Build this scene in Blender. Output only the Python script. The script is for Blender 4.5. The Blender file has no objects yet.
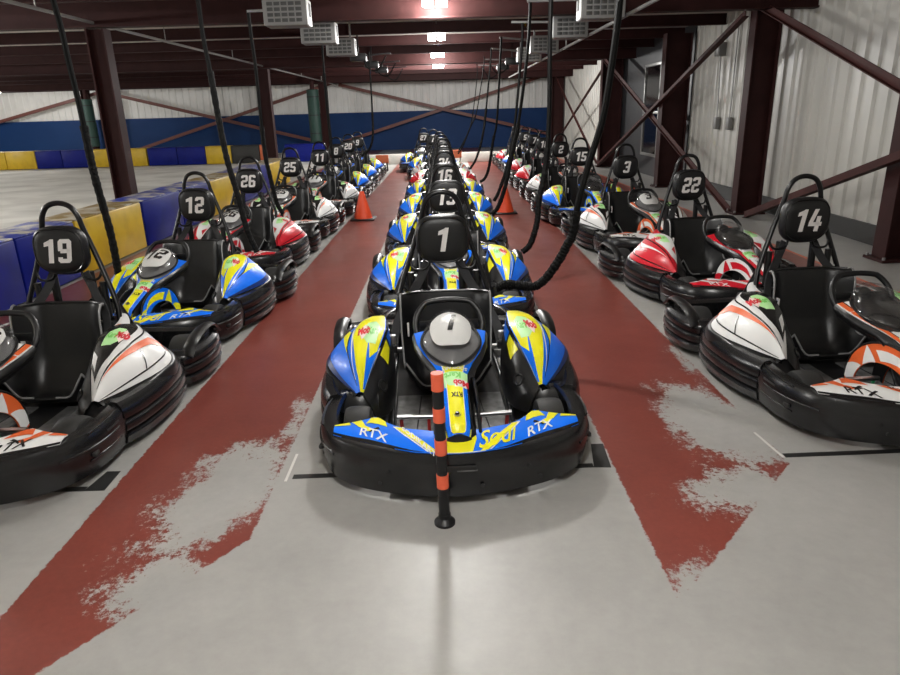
import bpy, bmesh, math, random
from mathutils import Vector, Matrix
random.seed(7)
S = bpy.context.scene
COL = S.collection
PI = math.pi

# ------------------------------------------------------------------ materials
def mat(name, col, rough=.5, metal=0., spec=.5, noise=None, bump=None, coat=0.):
    m = bpy.data.materials.new(name); m.use_nodes = True
    nt = m.node_tree; b = nt.nodes['Principled BSDF']
    b.inputs['Base Color'].default_value = (*col, 1)
    b.inputs['Roughness'].default_value = rough
    b.inputs['Metallic'].default_value = metal
    b.inputs['Specular IOR Level'].default_value = spec
    b.inputs['Coat Weight'].default_value = coat
    b.inputs['Coat Roughness'].default_value = .12
    if noise:                                   # (scale, second colour, contrast lo, hi)
        tc = nt.nodes.new('ShaderNodeTexCoord'); n = nt.nodes.new('ShaderNodeTexNoise')
        n.inputs['Scale'].default_value = noise[0]; n.inputs['Detail'].default_value = 6
        r = nt.nodes.new('ShaderNodeValToRGB')
        r.color_ramp.elements[0].position = noise[2]; r.color_ramp.elements[1].position = noise[3]
        r.color_ramp.elements[0].color = (*col, 1); r.color_ramp.elements[1].color = (*noise[1], 1)
        nt.links.new(tc.outputs['Object'], n.inputs['Vector']); nt.links.new(n.outputs['Fac'], r.inputs[0])
        nt.links.new(r.outputs[0], b.inputs['Base Color'])
    if bump:
        tc = nt.nodes.new('ShaderNodeTexCoord'); n = nt.nodes.new('ShaderNodeTexNoise')
        n.inputs['Scale'].default_value = bump[0]; n.inputs['Detail'].default_value = 4
        bp = nt.nodes.new('ShaderNodeBump'); bp.inputs['Strength'].default_value = bump[1]; bp.inputs['Distance'].default_value = .01
        nt.links.new(tc.outputs['Object'], n.inputs['Vector']); nt.links.new(n.outputs['Fac'], bp.inputs['Height'])
        nt.links.new(bp.outputs[0], b.inputs['Normal'])
    return m
def emit(name, col, s):
    m = bpy.data.materials.new(name); m.use_nodes = True
    b = m.node_tree.nodes['Principled BSDF']
    b.inputs['Base Color'].default_value = (*col, 1)
    b.inputs['Emission Color'].default_value = (*col, 1); b.inputs['Emission Strength'].default_value = s
    return m
M = dict(
    plastic=mat('black_plastic', (.007, .007, .008), .33, noise=(9, (.012, .012, .012), .4, .75)),
    bumper=mat('scuffed_black_plastic', (.007, .007, .008), .25, spec=.6, noise=(14, (.015, .015, .015), .5, .85), bump=(60, .06)),
    satin=mat('satin_black', (.009, .009, .010), .45, spec=.35),
    rubber=mat('tyre_rubber', (.018, .018, .018), .62, bump=(120, .12)),
    tube=mat('black_tube', (.007, .007, .008), .28, spec=.4),
    vinyl=mat('black_vinyl', (.006, .006, .007), .42, bump=(160, .08)),
    seat=mat('black_seat_shell', (.007, .007, .008), .38, noise=(7, (.012, .012, .012), .4, .8)),
    webbing=mat('belt_webbing', (.022, .022, .024), .8, bump=(200, .2)),
    silver=mat('brushed_steel', (.55, .55, .56), .32, 1.),
    alu=mat('scuffed_aluminium', (.22, .22, .22), .45, .3, noise=(14, (.07, .07, .07), .35, .7)),
    blue=mat('gloss_blue', (.001, .165, .90), .36, coat=.08, spec=.35),
    navy=mat('gloss_navy', (.01, .03, .16), .3, coat=.3),
    yellow=mat('gloss_yellow', (.86, .81, .012), .34, coat=.08, spec=.4),
    white=mat('gloss_white', (.80, .80, .79), .34, coat=.1, spec=.4),
    orange=mat('gloss_orange', (.80, .14, .035), .32, coat=.3),
    red=mat('gloss_red', (.58, .008, .022), .34, coat=.08, spec=.4),
    black=mat('gloss_black', (.008, .008, .009), .25, coat=.3),
    lime=mat('logo_green', (.20, .62, .12), .4), palegreen=mat('logo_pale_green', (.50, .85, .40), .4),
    logored=mat('logo_red', (.62, .015, .03), .4), pink=mat('logo_pink', (.9, .72, .68), .4),
    number=mat('number_white', (.86, .83, .81), .5), plate=mat('plate_white', (.84, .84, .82), .35),
    grey=mat('visor_grey', (.16, .16, .165), .45), seatedge=mat('pale_seat_edge', (.30, .30, .30), .35, spec=.6), pedal_red=mat('pedal_red', (.45, .02, .02), .4), pedal_green=mat('pedal_green', (.02, .25, .10), .4),
    maroon=mat('maroon_steel', (.036, .0115, .011), .6, spec=.15, noise=(5, (.027, .009, .0085), .35, .7)),
    brace=mat('maroon_brace', (.062, .019, .017), .6, spec=.15, noise=(4, (.045, .014, .012), .35, .7)), redbrace=mat('red_brown_brace', (.16, .05, .038), .5),
    litwall=mat('lit_ribbed_steel', (.86, .85, .82), .45, noise=(1.1, (.78, .77, .74), .4, .7)), wallmetal=mat('white_ribbed_steel', (.50, .49, .45), .42, noise=(1.1, (.44, .43, .395), .4, .7)),  # back wall gets a lit copy: same ribbed steel, lightened in place of lamplight
    ceil=mat('white_roof_liner', (.66, .63, .57), .7, noise=(1.4, (.58, .55, .49), .4, .7)),
    bluewall=mat('navy_wall_panel', (.006, .034, .125), .55, spec=.2, noise=(.5, (.009, .044, .155), .4, .7)),
    charcoal=mat('charcoal_wall', (.020, .021, .023), .45, noise=(2, (.026, .027, .03), .4, .7)),
    kick=mat('black_kick_board', (.02, .02, .019), .5),
    trim=mat('grey_aluminium', (.30, .30, .29), .4, .6),
    barblue=mat('barrier_blue', (.003, .010, .19), .45, spec=.2, noise=(3, (.002, .007, .13), .45, .75)),
    baryel=mat('barrier_yellow', (.66, .44, .018), .38, noise=(3.5, (.52, .33, .015), .45, .75)),
    barblack=mat('barrier_black', (.02, .02, .018), .5), barorange=mat('barrier_orange', (.55, .12, .04), .5),
    track=mat('track_concrete', (.80, .79, .76), .75, noise=(.8, (.56, .55, .52), .4, .7)),
    whitebar=mat('pale_barrier', (.52, .50, .46), .5, noise=(2.2, (.38, .37, .34), .4, .7)),
    casing=mat('charger_casing', (.19, .187, .18), .5), grille=mat('charger_grille', (.05, .05, .048), .5),
    dark=mat('dark_opening', (.015, .015, .015), .6),
    cable=mat('black_cable', (.004, .004, .004), .6, spec=.12), sleeve=mat('braided_sleeve', (.005, .005, .005), .65, spec=.15, bump=(60, .8)),
    cone=mat('cone_orange', (.75, .075, .02), .5), postor=mat('post_orange', (.80, .125, .055), .45),
    pad=mat('green_column_pad', (.015, .05, .038), .6), tape=mat('black_floor_tape', (.012, .012, .012), .5),
    whitetape=mat('white_floor_tape', (.62, .61, .58), .5), glass=mat('dark_glass', (.006, .006, .007), .08),
    lamp=emit('led_diffuser', (1, .97, .92), 30.), housing=mat('lamp_housing', (.6, .6, .58), .4), conduit=mat('steel_conduit', (.32, .32, .31), .4, .7),
)
def dome_mat():
    m = bpy.data.materials.new('smoked_visor'); m.use_nodes = True
    nt = m.node_tree; nt.nodes.clear()
    out = nt.nodes.new('ShaderNodeOutputMaterial'); mix = nt.nodes.new('ShaderNodeMixShader')
    tr = nt.nodes.new('ShaderNodeBsdfTransparent'); tr.inputs[0].default_value = (.97, .97, .97, 1)
    gl = nt.nodes.new('ShaderNodeBsdfGlossy'); gl.inputs['Roughness'].default_value = .08
    df = nt.nodes.new('ShaderNodeBsdfDiffuse'); df.inputs[0].default_value = (.28, .28, .28, 1)
    m2 = nt.nodes.new('ShaderNodeMixShader'); m2.inputs[0].default_value = .05
    lw = nt.nodes.new('ShaderNodeLayerWeight'); lw.inputs[0].default_value = .5
    pw = nt.nodes.new('ShaderNodeMath'); pw.operation = 'POWER'; pw.inputs[1].default_value = 4.
    fr = nt.nodes.new('ShaderNodeMath'); fr.operation = 'MULTIPLY_ADD'; fr.inputs[1].default_value = .6; fr.inputs[2].default_value = .05
    nt.links.new(lw.outputs['Facing'], pw.inputs[0]); nt.links.new(pw.outputs[0], fr.inputs[0])
    L = nt.links.new
    L(tr.outputs[0], m2.inputs[1]); L(df.outputs[0], m2.inputs[2])
    L(fr.outputs[0], mix.inputs[0]); L(m2.outputs[0], mix.inputs[1]); L(gl.outputs[0], mix.inputs[2]); L(mix.outputs[0], out.inputs[0])
    return m
M['visor'] = dome_mat()

# ------------------------------------------------------------------ mesh builder
def cr(a, b, c, d, t):
    return .5*((2*b) + (c-a)*t + (2*a-5*b+4*c-d)*t*t + (3*b-a-3*c+d)*t*t*t)
def spline(pts, n, closed=False):
    P = [Vector(p) for p in pts]; k = len(P); out = []
    segs = k if closed else k-1
    for i in range(segs):
        if closed: a, b, c, d = P[(i-1) % k], P[i], P[(i+1) % k], P[(i+2) % k]
        else:
            b, c = P[i], P[i+1]
            a = P[i-1] if i else b*2-c
            d = P[i+2] if i+2 < k else c*2-b
        for j in range(n): out.append(cr(a, b, c, d, j/n))
    if not closed: out.append(P[-1].copy())
    return out
class MB:
    def __init__(s): s.v = []; s.f = []; s.mi = []; s.mats = []
    def slot(s, m):
        if m not in s.mats: s.mats.append(m)
        return s.mats.index(m)
    def add(s, vs, fs, m):
        o = len(s.v); s.v += [tuple(v) for v in vs]; k = s.slot(m)
        for f in fs: s.f.append([i+o for i in f]); s.mi.append(k)
        return s
    def box(s, c, d, m, rot=None, bev=0., seg=2):
        bm = bmesh.new(); bmesh.ops.create_cube(bm, size=1)
        for v in bm.verts: v.co = Vector((v.co.x*d[0], v.co.y*d[1], v.co.z*d[2]))
        if bev: bmesh.ops.bevel(bm, geom=bm.edges[:], offset=bev, segments=seg, profile=.5, affect='EDGES')
        R = rot.to_4x4() if rot else Matrix()
        T = Matrix.Translation(c) @ R
        bm.verts.index_update()
        s.add([T @ v.co for v in bm.verts], [[v.index for v in f.verts] for f in bm.faces], m); bm.free(); return s
    def bar(s, a, b, w, h, m, bev=0.):           # rectangular bar from a to b
        a = Vector(a); b = Vector(b); d = b-a; L = d.length
        y = d.normalized(); up = Vector((0, 0, 1)) if abs(y.z) < .98 else Vector((0, 1, 0))
        x = y.cross(up).normalized(); z = x.cross(y)
        R = Matrix((x, y, z)).transposed()
        return s.box((a+b)/2, (w, L, h), m, R, bev)
    def tube(s, pts, r, m, seg=10, closed=False, sx=1.):
        P = [Vector(p) for p in pts]; n = len(P); rr = r if callable(r) else (lambda t: r)
        vs = []; fs = []; up = None
        for i in range(n):
            if closed: t = (P[(i+1) % n]-P[i-1]).normalized()
            else: t = (P[min(i+1, n-1)]-P[max(i-1, 0)]).normalized()
            if up is None:
                up = Vector((0, 0, 1)) if abs(t.z) < .9 else Vector((1, 0, 0))
            x = t.cross(up)
            if x.length < 1e-5: x = t.orthogonal()
            x.normalize(); z = x.cross(t).normalized(); up = z
            R = rr(i/(n-1))
            for k in range(seg):
                a = 2*PI*k/seg; vs.append(P[i] + x*math.cos(a)*R*sx + z*math.sin(a)*R)
        for i in range(n if closed else n-1):
            for k in range(seg):
                a = i*seg+k; b = i*seg+(k+1) % seg; c = ((i+1) % n)*seg+(k+1) % seg; d = ((i+1) % n)*seg+k
                fs.append([a, b, c, d])
        if not closed:
            fs.append(list(range(seg))[::-1]); fs.append([(n-1)*seg+k for k in range(seg)])
        return s.add(vs, fs, m)
    def lathe(s, prof, m, c=(0, 0, 0), axis='Z', seg=24):      # prof: (radius, height)
        vs = []; fs = []; n = len(prof)
        for k in range(seg):
            a = 2*PI*k/seg
            for r, h in prof:
                p = (r*math.cos(a), r*math.sin(a), h)
                if axis == 'X': p = (p[2], p[0], p[1])
                if axis == 'Y': p = (p[0], p[2], p[1])
                vs.append((p[0]+c[0], p[1]+c[1], p[2]+c[2]))
        for k in range(seg):
            k2 = (k+1) % seg
            for i in range(n-1): fs.append([k*n+i, k2*n+i, k2*n+i+1, k*n+i+1])
        if prof[0][0] > 1e-4: fs.append([k*n for k in range(seg)][::-1])
        if prof[-1][0] > 1e-4: fs.append([k*n+n-1 for k in range(seg)])
        return s.add(vs, fs, m)
    def shell(s, F, nu, nv, th, m):              # surface F(u,v) given a thickness
        top = [[Vector(F(i/nu, j/nv)) for j in range(nv+1)] for i in range(nu+1)]
        N = [[None]*(nv+1) for _ in range(nu+1)]
        for i in range(nu+1):
            for j in range(nv+1):
                a = top[min(i+1, nu)][j]-top[max(i-1, 0)][j]; b = top[i][min(j+1, nv)]-top[i][max(j-1, 0)]
                n = a.cross(b); N[i][j] = n.normalized() if n.length > 1e-9 else Vector((0, 0, 1))
        vs = [p for r in top for p in r] + [top[i][j]-N[i][j]*th for i in range(nu+1) for j in range(nv+1)]
        W = nv+1; o = (nu+1)*W; fs = []
        for i in range(nu):
            for j in range(nv):
                q = [i*W+j, (i+1)*W+j, (i+1)*W+j+1, i*W+j+1]; fs.append(q); fs.append([k+o for k in q[::-1]])
        for i in range(nu):
            for j in (0, nv):
                a, b = i*W+j, (i+1)*W+j; fs.append([a, b, b+o, a+o] if j else [b, a, a+o, b+o])
        for j in range(nv):
            for i in (0, nu):
                a, b = i*W+j, i*W+j+1; fs.append([a, b, b+o, a+o] if not i else [b, a, a+o, b+o])
        return s.add(vs, fs, m)
    def sweep(s, path, prof, m, closed_prof=True, out=1):    # path in plan, prof: (outward offset, z)
        P = [Vector((p[0], p[1])) for p in path]; n = len(P); k = len(prof(0) if callable(prof) else prof); vs = []; fs = []
        for i in range(n):
            t = (P[min(i+1, n-1)]-P[max(i-1, 0)]).normalized(); nr = Vector((t.y, -t.x))*out
            pf = prof(i/(n-1)) if callable(prof) else prof
            for o, z in pf: vs.append((P[i].x+nr.x*o, P[i].y+nr.y*o, z))
        for i in range(n-1):
            for j in range(k): 
                j2 = (j+1) % k; fs.append([i*k+j, i*k+j2, (i+1)*k+j2, (i+1)*k+j])
        fs.append(list(range(k))[::-1]); fs.append([(n-1)*k+j for j in range(k)])
        return s.add(vs, fs, m)
    def decal(s, F, poly2d, m, off=.002, grid=.08, tris=None):   # flat polygon in (u,v) laid onto F
        bm = bmesh.new()
        if tris is None:
            vs = [bm.verts.new((p[0], p[1], 0)) for p in poly2d]; bm.faces.new(vs)
            bmesh.ops.triangulate(bm, faces=bm.faces[:])
        else:
            vs = [bm.verts.new((p[0], p[1], 0)) for p in poly2d]
            for t in tris:
                try: bm.faces.new([vs[i] for i in t])
                except ValueError: pass
        xs = [v.co.x for v in bm.verts]; ys = [v.co.y for v in bm.verts]
        for ax, lo, hi in ((0, min(xs), max(xs)), (1, min(ys), max(ys))):
            k = math.ceil(lo/grid)
            while k*grid < hi:
                co = [0, 0, 0]; no = [0, 0, 0]; co[ax] = k*grid; no[ax] = 1
                bmesh.ops.bisect_plane(bm, geom=bm.verts[:]+bm.edges[:]+bm.faces[:], plane_co=co, plane_no=no); k += 1
        bm.verts.index_update(); out = []
        e = 1e-3
        for v in bm.verts:
            u, w = v.co.x, v.co.y; p = Vector(F(u, w))
            a = Vector(F(u+e, w))-Vector(F(u-e, w)); b = Vector(F(u, w+e))-Vector(F(u, w-e))
            n = a.cross(b); n = n.normalized() if n.length > 1e-12 else Vector((0, 0, 1))
            out.append(p+n*off)
        s.add(out, [[v.index for v in f.verts] for f in bm.faces], m); bm.free(); return s
    def build(s, name, parent=None, recalc=True, flip=False, angle=38, shift=None, smooth=True):
        me = bpy.data.meshes.new(name)
        vs = s.v if not shift else [(a+shift[0], b+shift[1], c+shift[2]) for a, b, c in s.v]
        me.from_pydata(vs, [], s.f)
        for m in s.mats: me.materials.append(m)
        me.polygons.foreach_set('material_index', s.mi)
        if recalc:
            bm = bmesh.new(); bm.from_mesh(me)
            bmesh.ops.recalc_face_normals(bm, faces=bm.faces[:]); bm.to_mesh(me); bm.free()
        me.polygons.foreach_set('use_smooth', [smooth]*len(me.polygons))
        if smooth: me.set_sharp_from_angle(angle=math.radians(angle))
        me.update()
        o = bpy.data.objects.new(name, me); COL.objects.link(o)
        if parent: o.parent = parent
        return o
def empty(name, loc=(0, 0, 0), rz=0.):
    o = bpy.data.objects.new(name, None); COL.objects.link(o); o.location = loc; o.rotation_euler = (0, 0, rz)
    o.empty_display_size = .2; return o
def tag(o, label, cat, group=None):
    o['label'] = label; o['category'] = cat
    if group: o['group'] = group
    return o
def struct(o): o['kind'] = 'structure'; return o
TXT = {}
def text2d(t, bold=.02, shear=.22):              # (verts, faces, width, height) of a line of lettering, height 1
    key = (t, bold, shear)
    if key in TXT: return TXT[key]
    cu = bpy.data.curves.new('lettering', 'FONT'); cu.body = t; cu.offset = bold; cu.shear = shear; cu.resolution_u = 3
    o = bpy.data.objects.new('lettering', cu); COL.objects.link(o)
    me = bpy.data.meshes.new_from_object(o)
    vs = [(v.co.x, v.co.y) for v in me.vertices]; fs = [list(p.vertices) for p in me.polygons]
    bpy.data.objects.remove(o); bpy.data.curves.remove(cu); bpy.data.meshes.remove(me)
    x0 = min(v[0] for v in vs); x1 = max(v[0] for v in vs); y0 = min(v[1] for v in vs); y1 = max(v[1] for v in vs)
    h = y1-y0; vs = [((x-(x0+x1)/2)/h, (y-(y0+y1)/2)/h) for x, y in vs]
    TXT[key] = (vs, fs, (x1-x0)/h, 1.); return TXT[key]
def lettering(mb, F, t, c, ex, ey, m, off=.003, grid=.08, bold=.02, shear=.2):   # ex, ey: the (u,v) vectors of one letter height
    vs, fs, w, h = text2d(t, bold, shear)
    mb.decal(F, [(c[0]+x*ex[0]+y*ey[0], c[1]+x*ex[1]+y*ey[1]) for x, y in vs], m, off, grid, fs)

# ------------------------------------------------------------------ the kart (local: nose towards -Y, origin under its middle)
SH = (0, -1.05, 0)
def patch(rows):
    R = [[Vector(p) for p in r] for r in rows]; nr = len(R); nc = len(R[0])
    def c1(P, t):
        k = len(P); x = min(max(t, -.02), 1.02)*(k-1); i = min(max(int(math.floor(x)), 0), k-2); f = x-i
        b, c = P[i], P[i+1]; a = P[i-1] if i else b*2-c; d = P[i+2] if i+2 < k else c*2-b
        return cr(a, b, c, d, f)
    return lambda u, v: c1([c1(r, v) for r in R], u)
POD = [[(.478, .745, .270), (.498, .730, .284), (.518, .742, .270)],
       [(.415, .915, .405), (.520, .880, .425), (.630, .905, .292)],
       [(.365, 1.110, .498), (.522, 1.090, .505), (.715, 1.110, .312)],
       [(.365, 1.250, .522), (.512, 1.265, .520), (.700, 1.280, .330)],
       [(.375, 1.345, .520), (.465, 1.395, .512), (.585, 1.375, .395)]]
def folded(rows):                                # like patch, with a soft fold along the middle column
    R = [[Vector(p) for p in r] for r in rows]; nr = len(R)
    def col(k, t):
        x = min(max(t, -.02), 1.02)*(nr-1); i = min(max(int(math.floor(x)), 0), nr-2); f = x-i
        b, c = R[i][k], R[i+1][k]; a = R[i-1][k] if i else b*2-c; d = R[i+2][k] if i+2 < nr else c*2-b
        return cr(a, b, c, d, f)
    def F(u, v):
        a, b, c = col(0, u), col(1, u), col(2, u)
        if v < .5: p = a.lerp(b, 2*v)
        else: p = b.lerp(c, 2*v-1)
        q = a*(1-v)**2+b*(2*v*(1-v))+c*v*v       # a rounded version of the same section
        p = p*.72+q*.28
        g = math.sin(min(max(u, 0), 1)*PI)*abs(math.sin(2*PI*v))
        return p+Vector(((.010*g if c.x > 0 else -.010*g) if v > .5 else 0, 0, .010*g))
    return F
def mir(rows, s): return [[(x*s, y, z) for x, y, z in r] for r in rows]
SCH = {
 'blue': dict(base='blue', fl='yellow', nose='blue', tip='yellow', stripe='yellow', side='blue', arch='blue', archp='yellow', rtx='white', pedal='pedal_red'),
 'white': dict(base='white', fl='orange', nose='white', tip='orange', stripe='white', side='white', arch='orange', archp='white', rtx='black', pedal='pedal_green'),
 'red': dict(base='red', fl='white', nose='red', tip='white', stripe='white', side='red', arch='white', archp='red', rtx='white', pedal='pedal_green'),
}
def nose_F(t, v):
    x = abs(t); k = x*.585
    def lut(T, q):
        for (a, b), (c, d) in zip(T, T[1:]):
            if q <= c: return b+(d-b)*(q-a)/(c-a)
        return T[-1][1]
    fy = lut([(0, .018), (.12, .022), (.35, .050), (.62, .118), (.85, .195), (1.1, .300)], x)
    by = lut([(0, .150), (.18, .160), (.42, .215), (.56, .290), (.66, .375), (.82, .345), (1.1, .325)], x)
    fz = lut([(0, .268), (1.1, .268)], x); bz = lut([(0, .315), (.3, .31), (.66, .298), (1.1, .276)], x)
    y = fy+(by-fy)*v; z = fz+(bz-fz)*v+.010*math.sin(PI*min(max(v, 0), 1))
    return Vector((k*(1 if t >= 0 else -1), y, z))
FC = [(.085, .330, .046), (.11, .372, .056), (.20, .405, .057), (.34, .450, .059), (.45, .492, .068), (.53, .520, .100), (.61, .548, .145), (.70, .575, .178), (.80, .600, .192)]
def fair_F(s, u):                                # s -1..1 across, u 0..1 up the column cover
    x = min(max(u, 0), 1)*(len(FC)-1); i = min(int(x), len(FC)-2); f = x-i
    y, z, w = [a+(b-a)*f for a, b in zip(FC[i], FC[i+1])]
    return Vector((s*w, y, z-.022*abs(s)**2.4))
DC = Vector((0, .665, .565)); DR = Vector((.150, .192, .120))
def dome_T(x, y, z):                             # the visor leans back: top pushed to the rear, base following the cover
    return Vector((DC.x+x, DC.y+y+.55*z, DC.z+z+.28*y))
def egg(t):                                      # the visor narrows towards the nose; t = -1 front .. 1 rear
    return 1-.30*max(0., -t)**1.5
def dome_F(k):
    def F(x, y):                                 # plan position (metres from dome centre) -> height on the dome
        q = 1-(x/(DR.x*k*egg(y/DR.y)))**2-(y/(DR.y*k))**2
        return dome_T(x, y, DR.z*k*math.sqrt(max(q, .0004)))
    return F
def bump_prof(t):
    e = min(1, min(t, 1-t)*5.)                   # 0 at the rear ends, 1 along the front
    b = .045+.0*e
    return [(-.085, b+.03), (-.03, b), (-.008, b+.004), (.004, b+.06), (.010, .16), (.004, .235), (-.010, .262), (-.030, .270), (-.075, .268), (-.088, .255), (-.075, .16)]
FB = [(.50, .845), (.60, .835), (.654, .76), (.672, .63), (.672, .50), (.646, .355), (.576, .225), (.44, .120), (.25, .048), (.10, .020), (0, .014)]
SB = [(.672, .680), (.712, .810), (.734, .980), (.738, 1.160), (.718, 1.340), (.660, 1.470), (.560, 1.510)]
RB = [(.565, 1.500), (.680, 1.525), (.735, 1.640), (.752, 1.800), (.738, 1.950), (.680, 2.060), (.500, 2.100), (.250, 2.105), (0, 2.105)]
def rib_prof(zs=1.):
    return [(-.09, .055), (-.02, .042), (-.004, .048), (.004, .080), (.010, .092), (.007, .101), (-.010, .109), (-.009, .120), (.007, .125), (.013, .136), (.013, .160), (.009, .171), (-.009, .180), (-.008, .191), (.005, .196), (.009, .206), (.003, .240), (-.006, .262*zs), (-.025, .286*zs), (-.065, .288*zs), (-.09, .27*zs)]

def decorate_pod(mb, F, sch, s):
    fl = 1 if s > 0 else -1
    D = lambda poly, m, off=.0018: mb.decal(F, poly, M[m], -off-.0006 if s > 0 else off+.0006, .042)
    if sch == 'blue':
        D([(.0, .02), (.0, .45), (.14, .50), (.5, .56), (.78, .50), (1, .42), (1, .02)], 'yellow'); D([(.02, .04), (.02, .20), (.42, .27), (.24, .16), (.30, .02)], 'blue', .0024)
        D([(.36, .66), (.62, .60), (.93, .80), (.66, .72)], 'yellow'); D([(.80, .54), (.97, .50), (.99, .60)], 'yellow')
        D([(.62, .545), (.98, .43), (.98, .46), (.62, .57), (.1, .6), (.1, .585)], 'white', .0025)
        D([(.02, .92), (.5, .93), (.85, .93), (.85, .995), (.02, .995)], 'navy')
        D([(.05, .60), (.40, .64), (.80, .50), (.80, .51), (.40, .655), (.05, .62)], 'black', .003)
    elif sch == 'white':
        D([(.24, .0), (.12, .22), (.34, .42), (.62, .51), (.88, .52), (1, .46), (1, .0)], 'black')
        D([(.28, .02), (.38, .01), (.32, .15), (.20, .16)], 'white', .0025)
        D([(.14, .50), (.45, .66), (.66, .73), (.77, .86), (.80, .97), (.86, .97), (.85, .82), (.74, .66), (.47, .59)], 'orange', .0025)
        D([(.86, .02), (1, .02), (1, .10)], 'orange', .003)
        D([(.08, .44), (.45, .555), (.92, .60), (.92, .62), (.45, .575), (.08, .47)], 'black', .003)
        D([(.02, .90), (.5, .90), (.9, .90), (.9, .915), (.5, .915), (.02, .93)], 'black', .003)
        D([(.50, .70), (.40, .90), (.41, .90), (.512, .70)], 'black', .003)
        D([(.88, .62), (1, .55), (1, .75)], 'black', .003)
    else:
        D([(.10, .03), (.2, .36), (.45, .50), (.70, .54), (1, .46), (1, .0), (.25, .0)], 'white')
        D([(.22, .06), (.36, .02), (.30, .2)], 'red', .0025); D([(.88, .0), (1, .0), (1, .14)], 'black', .003)
        D([(.20, .56), (.55, .66), (.85, .68), (.60, .74)], 'white', .0025); D([(.45, .76), (.80, .86), (.62, .90), (.72, .85)], 'white', .0025)
        D([(.10, .46), (.5, .54), (.9, .57), (.9, .585), (.5, .56), (.10, .49)], 'black', .003)
        D([(.02, .90), (.5, .90), (.9, .90), (.9, .915), (.5, .915), (.02, .93)], 'black', .003)
    # small two-colour sticker
    o = -.0035 if s > 0 else .0035
    q = {'blue': (.50, .26), 'white': (.56, .30), 'red': (.56, .30)}[sch]
    u, v = q
    K = 1.3
    mb.decal(F, [(u+a*K, v+b*K) for a, b in ((-.11, -.12), (.05, -.12), (.13, -.06), (.12, .06), (.02, .02), (-.05, .10), (-.10, .02))], M['palegreen'], o, .045)
    mb.decal(F, [(u+a*K, v+b*K) for a, b in ((-.02, .03), (.10, .08), (.02, .17), (-.07, .11))], M['pink'], o*1.15, .045)
    lettering(mb, F, 'Mob', (u+.015*K, v+.09*K), (.0, .095 if s > 0 else -.095), (.11, 0), M['logored'], o*1.4, .06, .05, 0)
    lettering(mb, F, 'Kart', (u, v-.04*K), (.0, .075 if s > 0 else -.075), (.10, 0), M['lime'], o*1.4, .06, .04, 0)

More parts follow.
